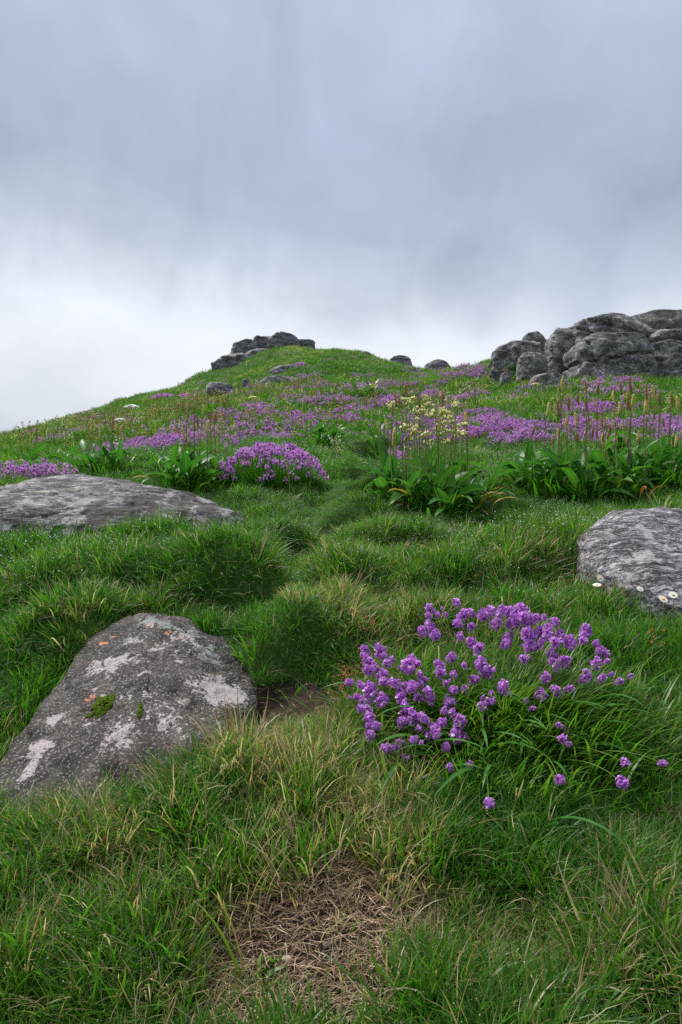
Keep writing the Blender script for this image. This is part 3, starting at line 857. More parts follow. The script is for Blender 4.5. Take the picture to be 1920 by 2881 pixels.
def rock_in(x, y, z, k=1.0):
    """True where a point lies inside a boulder"""
    P = np.stack([x, y, z], 1); ins = np.zeros(len(P), bool)
    for (c, N, D, p) in ROCKS:
        q = P - c; rad = D.max() * 3
        near = np.abs(q).max(1) < rad
        if not near.any(): continue
        idx = np.where(near)[0]
        nd = np.maximum(q[idx] @ N.T, 0) / D[None]
        ins[idx[((nd ** p).sum(1)) ** (1 / p) < k]] = True
    return ins


# ------------------------------------------------------------------ scattering by geometry nodes
def scatter(name, objs, P, up, rz, scl, idx, tint, label, cat, mats=None, kind='stuff', parent=None):
    n = len(P)
    up = up / np.linalg.norm(up, axis=1)[:, None]
    # rotation taking z to up, after a turn about z
    ax = np.stack([-up[:, 1], up[:, 0], np.zeros(n)], 1); s = np.linalg.norm(ax, axis=1); c = up[:, 2]
    axn = ax / (s[:, None] + 1e-9)
    K = np.zeros((n, 3, 3)); K[:, 0, 2] = axn[:, 1]; K[:, 2, 0] = -axn[:, 1]; K[:, 1, 2] = -axn[:, 0]; K[:, 2, 1] = axn[:, 0]
    Rm = np.eye(3)[None] + s[:, None, None] * K + (1 - c)[:, None, None] * (K @ K)
    Z_ = np.zeros((n, 3, 3)); Z_[:, 0, 0] = np.cos(rz); Z_[:, 0, 1] = -np.sin(rz); Z_[:, 1, 0] = np.sin(rz); Z_[:, 1, 1] = np.cos(rz); Z_[:, 2, 2] = 1
    M = Rm @ Z_
    e = np.stack([np.arctan2(M[:, 2, 1], M[:, 2, 2]), -np.arcsin(np.clip(M[:, 2, 0], -1, 1)), np.arctan2(M[:, 1, 0], M[:, 0, 0])], 1)
    me = bpy.data.meshes.new(name); me.vertices.add(n); me.vertices.foreach_set('co', np.asarray(P, np.float32).ravel())
    for nm, ty, dat in (('rot', 'FLOAT_VECTOR', e), ('scl', 'FLOAT', scl), ('idx', 'INT', idx), ('tint', 'FLOAT', tint)):
        a = me.attributes.new(nm, ty, 'POINT')
        if ty == 'FLOAT_VECTOR': a.data.foreach_set('vector', np.asarray(dat, np.float32).ravel())
        elif ty == 'INT': a.data.foreach_set('value', np.asarray(dat, np.int32))
        else: a.data.foreach_set('value', np.asarray(dat, np.float32))
    o = link(name, me, parent)
    tag(o, label, cat, kind=kind)
    col = bpy.data.collections.new(name + '_variants')
    for v in objs: col.objects.link(v)
    g = bpy.data.node_groups.new(name + '_scatter', 'GeometryNodeTree')
    g.interface.new_socket('Geometry', in_out='INPUT', socket_type='NodeSocketGeometry')
    g.interface.new_socket('Geometry', in_out='OUTPUT', socket_type='NodeSocketGeometry')
    N = g.nodes; Lk = g.links
    gi = N.new('NodeGroupInput'); go = N.new('NodeGroupOutput')
    ci = N.new('GeometryNodeCollectionInfo'); ci.inputs['Collection'].default_value = col
    ci.inputs['Separate Children'].default_value = True; ci.inputs['Reset Children'].default_value = True
    ip = N.new('GeometryNodeInstanceOnPoints'); ip.inputs['Pick Instance'].default_value = True

    def na_(nm, ty):
        a = N.new('GeometryNodeInputNamedAttribute'); a.data_type = ty; a.inputs[0].default_value = nm
        return a.outputs[0]
    Lk.new(gi.outputs[0], ip.inputs['Points']); Lk.new(ci.outputs[0], ip.inputs['Instance'])
    Lk.new(na_('idx', 'INT'), ip.inputs['Instance Index'])
    e2r = N.new('FunctionNodeEulerToRotation'); Lk.new(na_('rot', 'FLOAT_VECTOR'), e2r.inputs[0])
    Lk.new(e2r.outputs[0], ip.inputs['Rotation']); Lk.new(na_('scl', 'FLOAT'), ip.inputs['Scale'])
    Lk.new(ip.outputs[0], go.inputs[0])
    md = o.modifiers.new('scatter', 'NODES'); md.node_group = g
    return o


def variant(name, acc, mats):
    me = acc.mesh(name, mats)
    return bpy.data.objects.new(name, me)


def make_tuft(name, n, rad, L, W, segs, dryf, curl=(0.3, 1.3), lean=(0.05, 0.6), dew=0.0, dewr=0.0018, seed=0, wv=1):
    rs = np.random.RandomState(seed); acc = Acc()
    a0 = rs.rand(n) * 2 * math.pi; rr = rad * np.sqrt(rs.rand(n))
    base = np.stack([rr * np.cos(a0), rr * np.sin(a0), -0.01 - 0.01 * rs.rand(n)], 1)
    az = a0 + rs.normal(0, 1.3, n)
    dry = (rs.rand(n) < dryf) * rs.uniform(0.6, 1.0, n)
    tip = blades(acc, base, az, rs.uniform(*lean, n), rs.uniform(*curl, n) * (1 + 0.3 * (dry > 0)), L * rs.uniform(0.55, 1.2, n), W * rs.uniform(0.45, 1.35, n) * np.where(rs.rand(n) < .15, wv, 1) * np.where(dry > 0, 0.72, 1), segs, dry, droop_az=rs.normal(0, 0.5, n), rnd=rs)
    if dew:
        k = rs.rand(n) < dew
        octas(acc, tip[k] + rs.normal(0, 0.002, (k.sum(), 3)), dewr * rs.uniform(0.6, 1.3, k.sum()), m=1)
    return variant(name, acc, [M_GRASS, M_DEW])


near_t = [make_tuft('near_tuft_a%02d' % i, 11, 0.05, 0.165, 0.0076, 5, d, seed=100 + i, dew=dw, dewr=0.0011, wv=1 + (i in (2, 4))) for i, (d, dw) in enumerate([(0.0, 0), (0.04, .05), (0.02, 0.0), (0.25, 0), (0.35, 0.0), (0.65, 0), (0.75, 0), (0.03, 0.1)])]
near_t.append(make_tuft('near_tuft_a08', 8, 0.04, 0.085, 0.017, 4, 0.0, seed=108, lean=(.3, 1.1)))
near_t.append(make_tuft('near_tuft_a09', 16, 0.07, 0.15, 0.0045, 4, 1.0, seed=109, lean=(1.15, 1.5), curl=(-.2, .4)))
mid_t = [make_tuft('mid_tuft_b%02d' % i, 30, 0.11, 0.17, 0.0078, 4, d, seed=200 + i, dew=dw, dewr=0.0025, lean=(0.1, 0.8)) for i, (d, dw) in enumerate([(0.01, 0.08), (0.03, .22), (0.02, 0.4), (0.14, 0.1), (0.30, 0.05), (0.55, 0)])]
far_t = [make_tuft('far_tuft_c%02d' % i, 56, 0.34, 0.24, 0.020, 3, d, seed=300 + i, lean=(0.1, 0.9)) for i, d in enumerate([0.0, 0.03, 0.14, 0.45])]


def up_field(x, y, z, strength=0.5, e=0.06):
    sx, sy = slope(x, y, e)
    fx = 0.5 * n2(x, y, 0.6, 2, 51) - 0.05; fy = 0.5 * n2(x, y, 0.6, 2, 52)
    up = np.stack([-sx * strength + fx, -sy * strength + fy, np.ones_like(x)], 1)
    up[:, :2] += R.normal(0, 0.24, (len(x), 2))
    return up


PX = lambda x, y, z: (341 + x / y * F, 512 - (z - CZ) / y * F)


def ell(px, py, cxx, cyy, rx, ry):
    return np.exp(-(((px - cxx) / rx) ** 2 + ((py - cyy) / ry) ** 2) ** 1.5)


def sample(n, y0, y1, ug=0.66, power=0.4):
    """points over the ground, thinner with distance"""
    t = R.rand(n); a, b = y0 ** power, y1 ** power
    y = (a + t * (b - a)) ** (1 / power); u = R.uniform(-ug, ug, n)
    return u * y, y


def dryness(x, y, px, py):
    d = 0.17 + 0.35 * n2(x, y, 0.55, 3, 71) + 0.25 * n2(x, y, 2.5, 2, 72)
    for (a, b, c, e, s) in ((265, 745, 90, 36, .75), (390, 830, 60, 55, .55), (330, 920, 130, 60, .6), (560, 960, 130, 60, .35), (95, 850, 60, 40, .45), (30, 800, 50, 30, .4), (355, 600, 60, 14, .5), (545, 555, 40, 16, .4),
                           (330, 800, 60, 40, .3), (180, 600, 60, 20, .2), (70, 420, 80, 16, .35), (300, 352, 60, 12, .2), (380, 362, 60, 8, .25)):
        d = d + s * ell(px, py, a, b, c, e)
    for (a, b, c, e, s) in ((240, 620, 50, 30, .5), (40, 700, 60, 40, .55), (620, 660, 70, 40, .45), (500, 840, 80, 60, .35), (120, 540, 100, 12, .3), (560, 500, 90, 20, .3), (300, 660, 40, 30, .4)):
        d = d - s * ell(px, py, a, b, c, e)
    return np.clip(d, 0, 1)


CROWNS = [hit(a, b) + (r_c,) for a, b, r_c in ((392, 500, .22), (432, 512, .3), (470, 508, .25), (545, 495, .35), (590, 492, .45), (640, 490, .45), (680, 480, .4), (190, 484, .3), (105, 474, .22))]


def crown_d(x, y):
    k = np.zeros(len(x))
    for (a, b, c) in CROWNS: k = np.maximum(k, np.exp(-(((x - a) ** 2 + (y - b) ** 2) / c ** 2) ** 2))
    return k


# --- near
x, y = sample(26000, 1.15, 5.2, 0.66, 0.9)
z = T(x, y); px, py = PX(x, y, z)
bm_ = bare_mask(x, y); hm = hollow_mask(x, y)
keep = (R.rand(len(x)) > np.clip(bm_ * 1.08, 0, 0.95)) & (R.rand(len(x)) > hm * 0.96) & ~rock_in(x, y, z, 1.05)
x, y, z, px, py, bm_ = [a[keep] for a in (x, y, z, px, py, bm_)]
dr = dryness(x, y, px, py) + bm_ * 0.5
r_ = R.rand(len(x))
idx = np.where(r_ < dr * 1.0 + 0.05, R.choice([3, 4, 5, 6], len(x), p=[.35, .3, .2, .15]), R.choice([0, 1, 2, 7], len(x)))
_q = R.rand(len(x)); idx = np.where(_q < 0.05, 8, np.where(_q > 0.93 - 0.06 * dr, 9, idx))
lenf = 0.78 + 0.35 * n2(x, y, 0.35, 2, 77) + 0.45 * n2(x, y, 0.11, 1, 177) + 0.05 * ell(px, py, 200, 760, 120, 40) - 0.35 * ell(px, py, 290, 725, 50, 24)
lenf *= 1 - 0.35 * np.exp(-(path_d(x, y) / 0.2) ** 2)
scl = np.clip(lenf * R.uniform(0.75, 1.25, len(x)), 0.35, 1.6)
scatter('grass', near_t, np.stack([x, y, z - 0.004], 1), up_field(x, y, z), R.rand(len(x)) * 6.283, scl, idx, np.clip(dr + R.normal(0, 0.12, len(x)), 0, 1),
        'dewy green turf with straw coloured blades around the boulders in front', 'grass')
# --- middle
x, y = sample(34000, 3.6, 15, 0.66, 0.75)
z = T(x, y); px, py = PX(x, y, z)
keep = ~rock_in(x, y, z, 1.05) & (R.rand(len(x)) < sstep(y, 3.6, 5.0) + 0.05) & (R.rand(len(x)) > 0.85 * crown_d(x, y))
x, y, z, px, py = [a[keep] for a in (x, y, z, px, py)]
dr = dryness(x, y, px, py) * 0.9
r_ = R.rand(len(x))
idx = np.where(r_ < dr * 0.5, R.choice([3, 4, 5], len(x), p=[.5, .35, .15]), R.choice([0, 1, 2], len(x)))
scl = np.clip((0.85 + 0.35 * n2(x, y, 0.5, 2, 78) + 0.5 * n2(x, y, 0.17, 1, 178)) * R.uniform(0.75, 1.25, len(x)) * (1 - 0.45 * np.exp(-(path_d(x, y) / (0.16 + 0.015 * y)) ** 2)) * (1 - 0.35 * (y > 4.8) * (y < 7.5)), 0.3, 1.6)
scatter('grass', mid_t, np.stack([x, y, z - 0.006], 1), up_field(x, y, z), R.rand(len(x)) * 6.283, scl, idx, np.clip(dr + R.normal(0, 0.12, len(x)), 0, 1),
        'soft tussocky grass on the hummocks between the boulders and the flowers', 'grass')
# --- far
x, y = sample(46000, 11, 66, 0.66, 0.7)
z = T(x, y); px, py = PX(x, y, z)
keep = ~rock_in(x, y, z + 0.05, 1.0)
x, y, z, px, py = [a[keep] for a in (x, y, z, px, py)]
dr = np.clip(dryness(x, y, px, py) * 0.6 + 0.9 * n2(x, y, 3.0, 4, 74) + 0.12, 0, 1)
idx = np.where(R.rand(len(x)) < dr * 0.6, R.choice([2, 3], len(x)), R.choice([0, 1], len(x)))
scl = np.clip((0.8 + 0.5 * n2(x, y, 1.6, 2, 79)) * R.uniform(0.7, 1.25, len(x)), 0.3, 1.6)
scatter('grass', far_t, np.stack([x, y, z - 0.02], 1), up_field(x, y, z, 0.5, 0.3), R.rand(len(x)) * 6.283, scl, idx, np.clip(dr + R.normal(0, 0.15, len(x)), 0, 1),
        'short rough grass covering the upper slope up to the skyline', 'grass')

# dead straw litter on the worn patch and the dirt hollow
acc = Acc()


def litter(n, cxx, cyy, rx, ry, maskf, L=0.055):
    x = R.uniform(cxx - rx, cxx + rx, n); y = R.uniform(cyy - ry, cyy + ry, n)
    k = R.rand(n) < maskf(x, y); x, y = x[k], y[k]; n = len(x)
    z = T(x, y) + 0.002 + 0.016 * R.rand(n) ** 2
    blades(acc, np.stack([x, y, z], 1), R.rand(n) * 6.283, R.uniform(1.15, 1.55, n), R.uniform(-0.2, 0.9, n), L * R.uniform(0.4, 1.4, n), R.uniform(0.0016, 0.0034, n), 3, 1.0, droop_az=R.normal(0, 0.9, n))


litter(19000, (BX + B2X) / 2, (BY + B2Y) / 2, 0.55, 0.42, lambda x, y: np.clip(bare_mask(x, y) * 1.2 + 0.06, 0, 1))
litter(500, B3X, B3Y, 0.3, 0.22, lambda x, y: hollow_mask(x, y) * 0.7, 0.04)
M_LITTER = leafy('dead_straw', lambda t: t.ramp(geo_attr(t, 'bc')[1], [(0.0, (0.07, 0.045, 0.03)), (0.4, (0.22, 0.14, 0.09)), (0.75, (0.42, 0.30, 0.20)), (1.0, (0.62, 0.50, 0.37))]), 0.6, 0.25, 0.15)
o = link('straw_litter', acc.mesh('straw_litter', M_LITTER)); tag(o, 'matted dead straw over the worn bare patch at the bottom', 'dead grass', kind='stuff')

# small stones on the worn patch
for (pp, rr, lb) in (((287, 963), 0.011, 'small pale pebble on the worn straw patch, nearer of the two'), ((327, 949), 0.009, 'small brownish pebble on the worn straw patch, farther of the two')):
    bx, by = hit(*pp); bz = float(T(bx, by)) + 0.008
    U, Fc = get_ico(3); V_ = U * rr * np.array([1.2, 0.9, 0.75]) * (1 + 0.15 * fbm(U * 2 + rr * 900, 3, 4))[:, None]
    o = link('pebble', mesh_np('pebble', V_, [Fc], simple('pebble_stone', (0.45, 0.36, 0.28) if rr > 0.01 else (0.28, 0.22, 0.17), 0.7), True), None, (bx, by, bz)); tag(o, lb, 'pebble')

# moss cushions on the front boulder: parts of it
from mathutils.bvhtree import BVHTree


def bvh_of(o):
    me = o.data; co = np.empty(len(me.vertices) * 3, np.float32); me.vertices.foreach_get('co', co)
    co = co.reshape(-1, 3) + np.array(o.location)
    return BVHTree.FromPolygons([tuple(v) for v in co], [tuple(p.vertices) for p in me.polygons])


gb = bvh_of(boulder_g)


def cam_ray(px, row, bv):
    d = Vector(((px - 341) / F, 1, (512 - row) / F)).normalized()
    h, n, i, _ = bv.ray_cast(Vector((0, 0, CZ)), d)
    return h, n


def moss(poly_px, n, label):
    acc = Acc(); pts = []
    (mx, my, ax, ay, sk) = poly_px
    while len(pts) < n:
        a, b = R.uniform(-1, 1, 2)
        if a * a + b * b + 1.1 * float(vn(np.array([[a * 2.2 + mx, b * 2.2, 0.5]]), 8)[0]) > 0.75: continue
        h, nn = cam_ray(mx + a * ax + b * sk, my + b * ay, gb)
        if h is None: continue
        pts.append(np.array(h) + np.array(nn) * 0.016 * max(0, 1 - a * a - b * b) * R.rand())
    pts = np.array(pts)
    octas(acc, pts, R.uniform(0.0028, 0.0055, n))
    blades(acc, pts, R.rand(n) * 6.28, R.uniform(0, 0.9, n), R.uniform(0, .5, n), 0.008 * np.ones(n), 0.002, 2)
    me = acc.mesh('moss_cushion', M_MOSS); me.transform(__import__('mathutils').Matrix.Translation(-boulder_g.location))
    o = link('moss_cushion', me, boulder_g); o['label'] = label; o['kind'] = 'stuff'
    return o


moss((102, 706, 9, 12, -9), 1500, 'bright green moss cushion on the boulder')
moss((140, 711, 2.5, 8, -1), 260, 'small strip of moss in a crack')

# ------------------------------------------------------------------ purple flowers
def head_mesh(name, nf=26, rx=0.0125, rz=0.016, seed=0, mats=None, core=True, pet=3, pl=0.0085, extra=None, acc=None, origin=(0, 0, 0), finish=True):
    rs = np.random.RandomState(seed); a_c = acc or Acc()
    k = np.arange(nf); ph = np.arccos(1 - 1.75 * (k + 0.5) / nf); th = k * 2.39996 + rs.rand() * 6
    D = np.stack([np.sin(ph) * np.cos(th), np.sin(ph) * np.sin(th), np.cos(ph)], 1) + rs.normal(0, 0.12, (nf, 3))
    D /= np.linalg.norm(D, axis=1)[:, None]
    lob = rs.normal(0, 1, (4, 3)); lob /= np.linalg.norm(lob, axis=1)[:, None]; lob *= np.array([rx, rx, rz]) * 0.55
    S = lob[np.arange(nf) % 4] * (1 if finish else 0.3) + D * np.array([rx, rx, rz]) * (0.85 if finish else 1) * rs.uniform(0.55, 1.3, nf)[:, None] + np.array(origin)
    if core:
        octas(a_c, [np.array(origin) - np.array([0, 0, rz * 0.3])], rx * 0.7, (0, 0.1, 0), 1, rz / rx)
    for q in range(pet):
        t = np.cross(D, rs.normal(0, 1, (nf, 3))); t /= np.linalg.norm(t, axis=1)[:, None]
        s = np.cross(D, t)
        out = D * 0.45 + t * 0.9; out /= np.linalg.norm(out, axis=1)[:, None]
        l = pl * rs.uniform(0.7, 1.25, nf)[:, None]; w_ = l * 0.42
        A = S; B = S + out * l * 0.55 + s * w_ + D * l * 0.12; Cc = S + out * l - D * l * 0.1; Dd = S + out * l * 0.55 - s * w_ + D * l * 0.12
        V = np.stack([A, B, Cc, Dd], 1).reshape(-1, 3)
        hue = np.repeat(np.clip(rs.normal(0.5, 0.22, nf), 0, 1), 4)
        a_c.add(V, np.arange(4 * nf).reshape(-1, 4), None, np.stack([0 * hue, hue, 0 * hue], 1), 0)
    if finish: return a_c.mesh(name, mats or [M_PETAL, M_CALYX])
    return a_c


HEADS = [head_mesh('flower_head', 26 + 3 * i, 0.0085 + 0.0008 * i, 0.0125 + 0.003 * (i % 3), seed=400 + i, pet=4, pl=0.0115) for i in range(8)]

# coordinates of the blooms of the front clump in the 1920 px wide photograph's enlarged view
HC = [(593, 72, 1), (475, 100, .9), (510, 118, .8), (472, 130, .8), (470, 165, .9), (445, 190, 1), (478, 180, .9), (500, 215, 1), (655, 115, .8), (628, 125, 1.1), (603, 130, .8), (600, 167, 1.2), (655, 178, .8), (608, 212, .8), (545, 125, .5),
      (708, 130, 1.1), (742, 108, 1.2), (786, 115, 1.2), (765, 155, 1.5), (832, 120, 1.3), (870, 110, 1.5), (848, 140, 1.2), (885, 140, 1.2), (915, 150, 1.1), (938, 140, 1.1), (838, 170, 1.5), (820, 215, 1.3), (808, 258, 1.2),
      (1018, 158, 1), (985, 180, 1), (960, 200, 1.2), (905, 215, 1.5), (885, 200, 1), (985, 215, 1.2), (910, 250, 1.4), (930, 268, 1), (895, 255, 1), (1040, 205, 1.1), (1022, 245, 1.2), (1083, 245, 1.3), (1150, 185, 1.2), (1140, 215, 1), (1165, 200, .9),
      (655, 250, 1.2), (688, 272, 1.2), (690, 325, 1.4), (720, 362, 1.5), (570, 312, 1), (627, 345, .8), (660, 410, 1.2), (625, 440, 1.1), (520, 345, 1.2), (520, 375, 1.1), (580, 378, .9), (887, 317, 1), (1000, 290, 1), (1012, 315, 1.2), (1028, 345, 1), (1075, 315, 1), (1050, 318, .8),
      (1195, 335, 1.2), (1215, 275, 1.1), (1230, 290, 1), (1195, 250, .7), (1243, 325, .7), (1220, 400, .9), (1155, 395, 1.3), (1080, 450, 1.2), (975, 398, 1.2), (955, 468, 1.3), (1020, 450, 1.1), (1030, 480, 1), (1297, 412, .9), (1262, 382, .6), (1350, 385, .6),
      (195, 270, .9), (193, 298, .9), (255, 262, .9), (268, 292, 1.3), (210, 328, 1), (292, 335, 1.1), (315, 320, .8), (345, 352, .7), (215, 365, 1.3), (250, 355, .9), (400, 315, 1.1), (385, 350, 1.4), (410, 338, 1), (430, 335, .7), (432, 385, .9), (450, 400, .9),
      (128, 418, 1), (185, 430, 1.1), (215, 430, 1.4), (218, 460, 1.4), (280, 380, .9), (278, 415, 1.2), (320, 420, 1.1), (397, 420, 1.3), (397, 445, 1.2), (355, 432, 1.2), (348, 460, 1.2), (355, 488, 1.2), (435, 430, .9), (430, 485, 1.3), (470, 462, 1.3), (475, 490, 1),
      (165, 480, 1), (190, 495, 1), (265, 480, 1.4), (265, 505, 1.3), (178, 530, .9), (205, 530, 1.2), (368, 520, 1.2), (378, 530, 1), (578, 452, 1.2), (565, 500, 1.2), (535, 535, .9), (578, 555, 1.2), (613, 588, 1.4), (545, 422, .8),
      (215, 570, 1.5), (238, 600, 1.2), (215, 605, 1), (415, 560, 1.7), (450, 570, 1.1), (365, 558, 1), (360, 592, 1.2), (400, 595, .9), (430, 618, 1), (480, 598, 1), (528, 592, 1.3), (500, 625, 1.1), (500, 645, .9), (472, 648, 1),
      (222, 648, 1.1), (290, 700, 1.4), (275, 700, 1), (338, 682, 1.4), (407, 665, 1.3), (370, 740, .9), (542, 692, 1.2), (600, 645, 1.7), (565, 785, 1), (648, 772, 1.3), (790, 440, 1.5), (812, 465, .9), (742, 470, .9), (715, 505, 1.3), (745, 495, .9), (700, 525, 1),
      (893, 497, .6), (918, 530, .8), (730, 938, 1.5), (1035, 600, 1), (1050, 615, .9), (1048, 660, 1.2), (1035, 835, 1.3), (1322, 765, 1), (1310, 850, 1.4), (1483, 765, 1.1)]
bx0, by0 = hit(492, 760); bx0, by0 = (492 - 341) / F * 2.62, 2.62
bz0 = float(T(bx0, by0))
clump = empty('flower_clump', (bx0, by0, bz0)); tag(clump, 'large clump of purple flowers with long arching leaves in the right foreground', 'flower clump')
HP = []
_rh = np.random.RandomState(9)
HC = HC + [(a + _rh.normal(0, 16), b + _rh.normal(0, 16), s * _rh.uniform(.35, .75)) for a, b, s in HC[:195] if b < 720 and _rh.rand() < .42]
for (hx, hy, s) in HC:
    px_h = (900 + 0.6505 * hx) * 0.3552; py_h = (1650 + 0.6505 * hy) * 0.3552
    Yd = 2.98 - (py_h - 600) / 200 * 0.98 + R.normal(0, 0.03)
    q = wp(px_h, py_h, Yd)
    gz = float(T(q[0], q[1])) + 0.03
    if q[2] < gz:
        Yd *= (CZ - gz) / (CZ - q[2]); q = wp(px_h, py_h, Yd); q[2] = max(q[2], float(T(q[0], q[1])) + 0.02)
    HP.append((q, s))
for i, (q, s) in enumerate(HP):
    ang = math.atan2(q[1] - by0, q[0] - bx0)
    d = math.hypot(q[1] - by0, q[0] - bx0)
    b = np.array([bx0 + math.cos(ang) * d * 0.45 + R.normal(0, .03), by0 + math.sin(ang) * d * 0.45 + R.normal(0, .03), 0])
    b[2] = float(T(b[0], b[1]))
    acc = Acc(); pts = arc(b, q, 0.25, R.normal(0, .05), 7)
    tube(acc, pts - np.array([bx0, by0, bz0]), np.linspace(0.0017, 0.0010, 7), 4)
    st = link('flower_stalk', acc.mesh('flower_stalk', M_STEM), clump)
    dr_ = pts[-1] - pts[-2]; dr_ /= np.linalg.norm(dr_); dr_ = dr_ + np.array([0, -0.35, 0.4]); v = Vector(dr_).normalized()
    h = link('flower_head', HEADS[i % 8], st, tuple(q - np.array([bx0, by0, bz0])), v.to_track_quat('Z', 'Y').to_euler(), tuple(s * (q[1] / 2.75) ** 1.5 * np.array([R.uniform(.82, 1.02), R.uniform(.82, 1.02), R.uniform(.88, 1.2)])))
# long strap leaves: the largest singly, the small ones as one mass
LEAFS = []


def strap(name, L, W, lean, curl, seed):
    """narrow pointed leaf with a folded midrib"""
    acc = Acc(); seg = 8; P = np.zeros(3); pts = [P.copy()]
    for k in range(seg):
        ph = lean + curl * ((k + 0.5) / seg) ** 1.2
        P = P + np.array([math.sin(ph), 0, math.cos(ph)]) * L / seg; pts.append(P.copy())
    pts = np.array(pts); V = []; col = []
    for k in range(seg + 1):
        t = k / seg; w_ = W * 0.5 * (math.sin(math.pi * min(1, 0.12 + t * 0.88)) ** 0.6) if k < seg else 0.0002
        ph = lean + curl * t ** 1.2; nrm = np.array([-math.cos(ph), 0, math.sin(ph)])
        for s_, up_ in ((-1, 0.28), (0, 0), (1, 0.28)):
            V.append(pts[k] + np.array([0, s_ * w_, 0]) + nrm * up_ * w_); col.append((0, t, 0.5 + 0.5 * s_))
    Q = [[3 * k + j, 3 * k + j + 1, 3 * k + j + 4, 3 * k + j + 3] for k in range(seg) for j in (0, 1)]
    acc.add(V, Q, None, col)
    return acc.mesh(name, M_LEAF)


STR = [strap('leaf', L * 1.05, W * 1.1, ln, cu, i) for i, (L, W, ln, cu) in enumerate([(0.28, 0.015, 0.5, 1.5), (0.32, 0.014, 0.6, 1.4), (0.24, 0.016, 0.5, 1.2), (0.36, 0.014, 0.6, 1.5), (0.20, 0.014, 0.7, 0.9), (0.28, 0.013, 0.4, 1.9)])]
for i in range(295):
    dd = abs(R.normal(0, 0.17)); a = R.rand() * 6.283
    lx, ly = bx0 + math.cos(a) * dd * 1.1, by0 + math.sin(a) * dd
    az = a + R.normal(0, 0.5)
    if R.rand() < 0.45: az = -0.5 + R.normal(0, 0.35)
    link('leaf', STR[i % 6], clump, (lx - bx0, ly - by0, float(T(lx, ly)) - bz0), (R.normal(0, .15), R.normal(0, .12), az), R.uniform(0.7, 1.15))
acc = Acc(); n = 5200
a = R.rand(n) * 6.283; dd = np.abs(R.normal(0, 0.2, n)); lx = bx0 + 0.05 + np.cos(a) * dd * 1.3; ly = by0 - 0.03 + np.sin(a) * dd
k = R.rand(n) < .4
az = np.where(k, -0.5 + R.normal(0, .5, n), a + R.normal(0, .7, n))
blades(acc, np.stack([lx - bx0, ly - by0, T(lx, ly) - bz0], 1), az, R.uniform(0.1, 0.7, n), R.uniform(0.5, 1.6, n), R.uniform(0.13, 0.29, n), R.uniform(0.006, 0.014, n), 6, 0.0, hue=R.uniform(0.5, 1.35, n))
fo = link('foliage', acc.mesh('foliage', M_GRASS), clump); fo['kind'] = 'stuff'


# carpet variants: several heads on stems with a few leaves
def bloom_clump(name, seed, n=6, rad=0.06, h=0.12, hs=1.0, pet=2, nf=9, lean=0.25, leaves=7):
    rs = np.random.RandomState(seed); acc = Acc()
    for i in range(n):
        a = rs.rand() * 6.28; r = rad * math.sqrt(rs.rand()); hh = h * rs.uniform(0.75, 1.15)
        b = np.array([r * 0.5 * math.cos(a), r * 0.5 * math.sin(a), -0.02]); q = np.array([r * math.cos(a) + rs.normal(0, .012), r * math.sin(a) + rs.normal(0, .012), hh])
        tube(acc, arc(b, q, 0.05, 0, 3), 0.0016, 3, m=2, cap=False)
        head_mesh('', nf, 0.0115 * hs, 0.012 * hs, seed * 31 + i, core=True, pet=pet, pl=0.013 * hs, acc=acc, origin=q, finish=False)
    nb = leaves; aa = rs.rand(nb) * 6.28
    blades(acc, np.stack([rad * .4 * np.cos(aa), rad * .4 * np.sin(aa), 0 * aa - .02], 1), aa, rs.uniform(.1, .8, nb), rs.uniform(.3, 1.2, nb), h * rs.uniform(.6, 1.1, nb), 0.008, 3, m=3, hue=rs.rand(nb) * .5, rnd=rs)
    return variant(name, acc, [M_PETALF, M_CALYX, M_STEM, M_GRASS])


bl = [bloom_clump('bloom_d%02d' % i, 500 + i, 5, 0.13, 0.16, 1.2) for i in range(5)]
blf = [bloom_clump('bloom_e%02d' % i, 520 + i, 8, 0.30, 0.15, 1.8, pet=2, nf=7, leaves=14) for i in range(4)]

CARPET = [  # px, row, rx, ry, strength
    (180, 437, 22, 8, 1), (200, 428, 28, 8, 1), (232, 420, 30, 9, 1), (265, 410, 34, 8, 1), (300, 402, 34, 8, 1), (335, 398, 26, 6, .9), (305, 418, 36, 9, .7), (268, 428, 40, 9, .6), (240, 440, 20, 6, .5),
    (352, 414, 27, 9, 1.1), (342, 392, 30, 4, .8), (380, 402, 22, 5, 1), (398, 394, 20, 4, .9), (365, 388, 26, 3, .9), (330, 384, 20, 3, .8), (376, 374, 16, 3, .7), (400, 383, 20, 3, .8), (416, 390, 14, 3, .8), (432, 396, 13, 3, .9), (310, 388, 16, 3, .6),
    (430, 430, 55, 22, .95), (400, 450, 24, 14, .8), (490, 424, 36, 12, .72), (520, 438, 40, 10, .6), (480, 410, 20, 4, .6), (500, 398, 24, 4, .5), (560, 425, 40, 14, .65), (575, 412, 40, 8, .7), (600, 430, 50, 16, .65), (640, 424, 44, 14, .7), (672, 432, 26, 14, .8), (620, 405, 40, 6, .5),
    (440, 412, 50, 7, .5), (150, 447, 24, 5, .8), (112, 452, 14, 3, .7), (84, 432, 30, 4, .9), (112, 428, 14, 3, .7), (55, 440, 14, 3, .5), (40, 473, 46, 4, .8), (100, 466, 24, 4, .4), (128, 438, 20, 4, .3),
    (470, 368, 22, 4, .9), (452, 374, 18, 3, .7), (536, 353, 14, 4, .9), (562, 342, 16, 5, .9), (548, 364, 8, 6, .8), (300, 362, 10, 2, .4), (130, 412, 14, 3, .3), (290, 440, 40, 6, .35), (560, 378, 14, 6, .4), (455, 384, 22, 3, .4)]


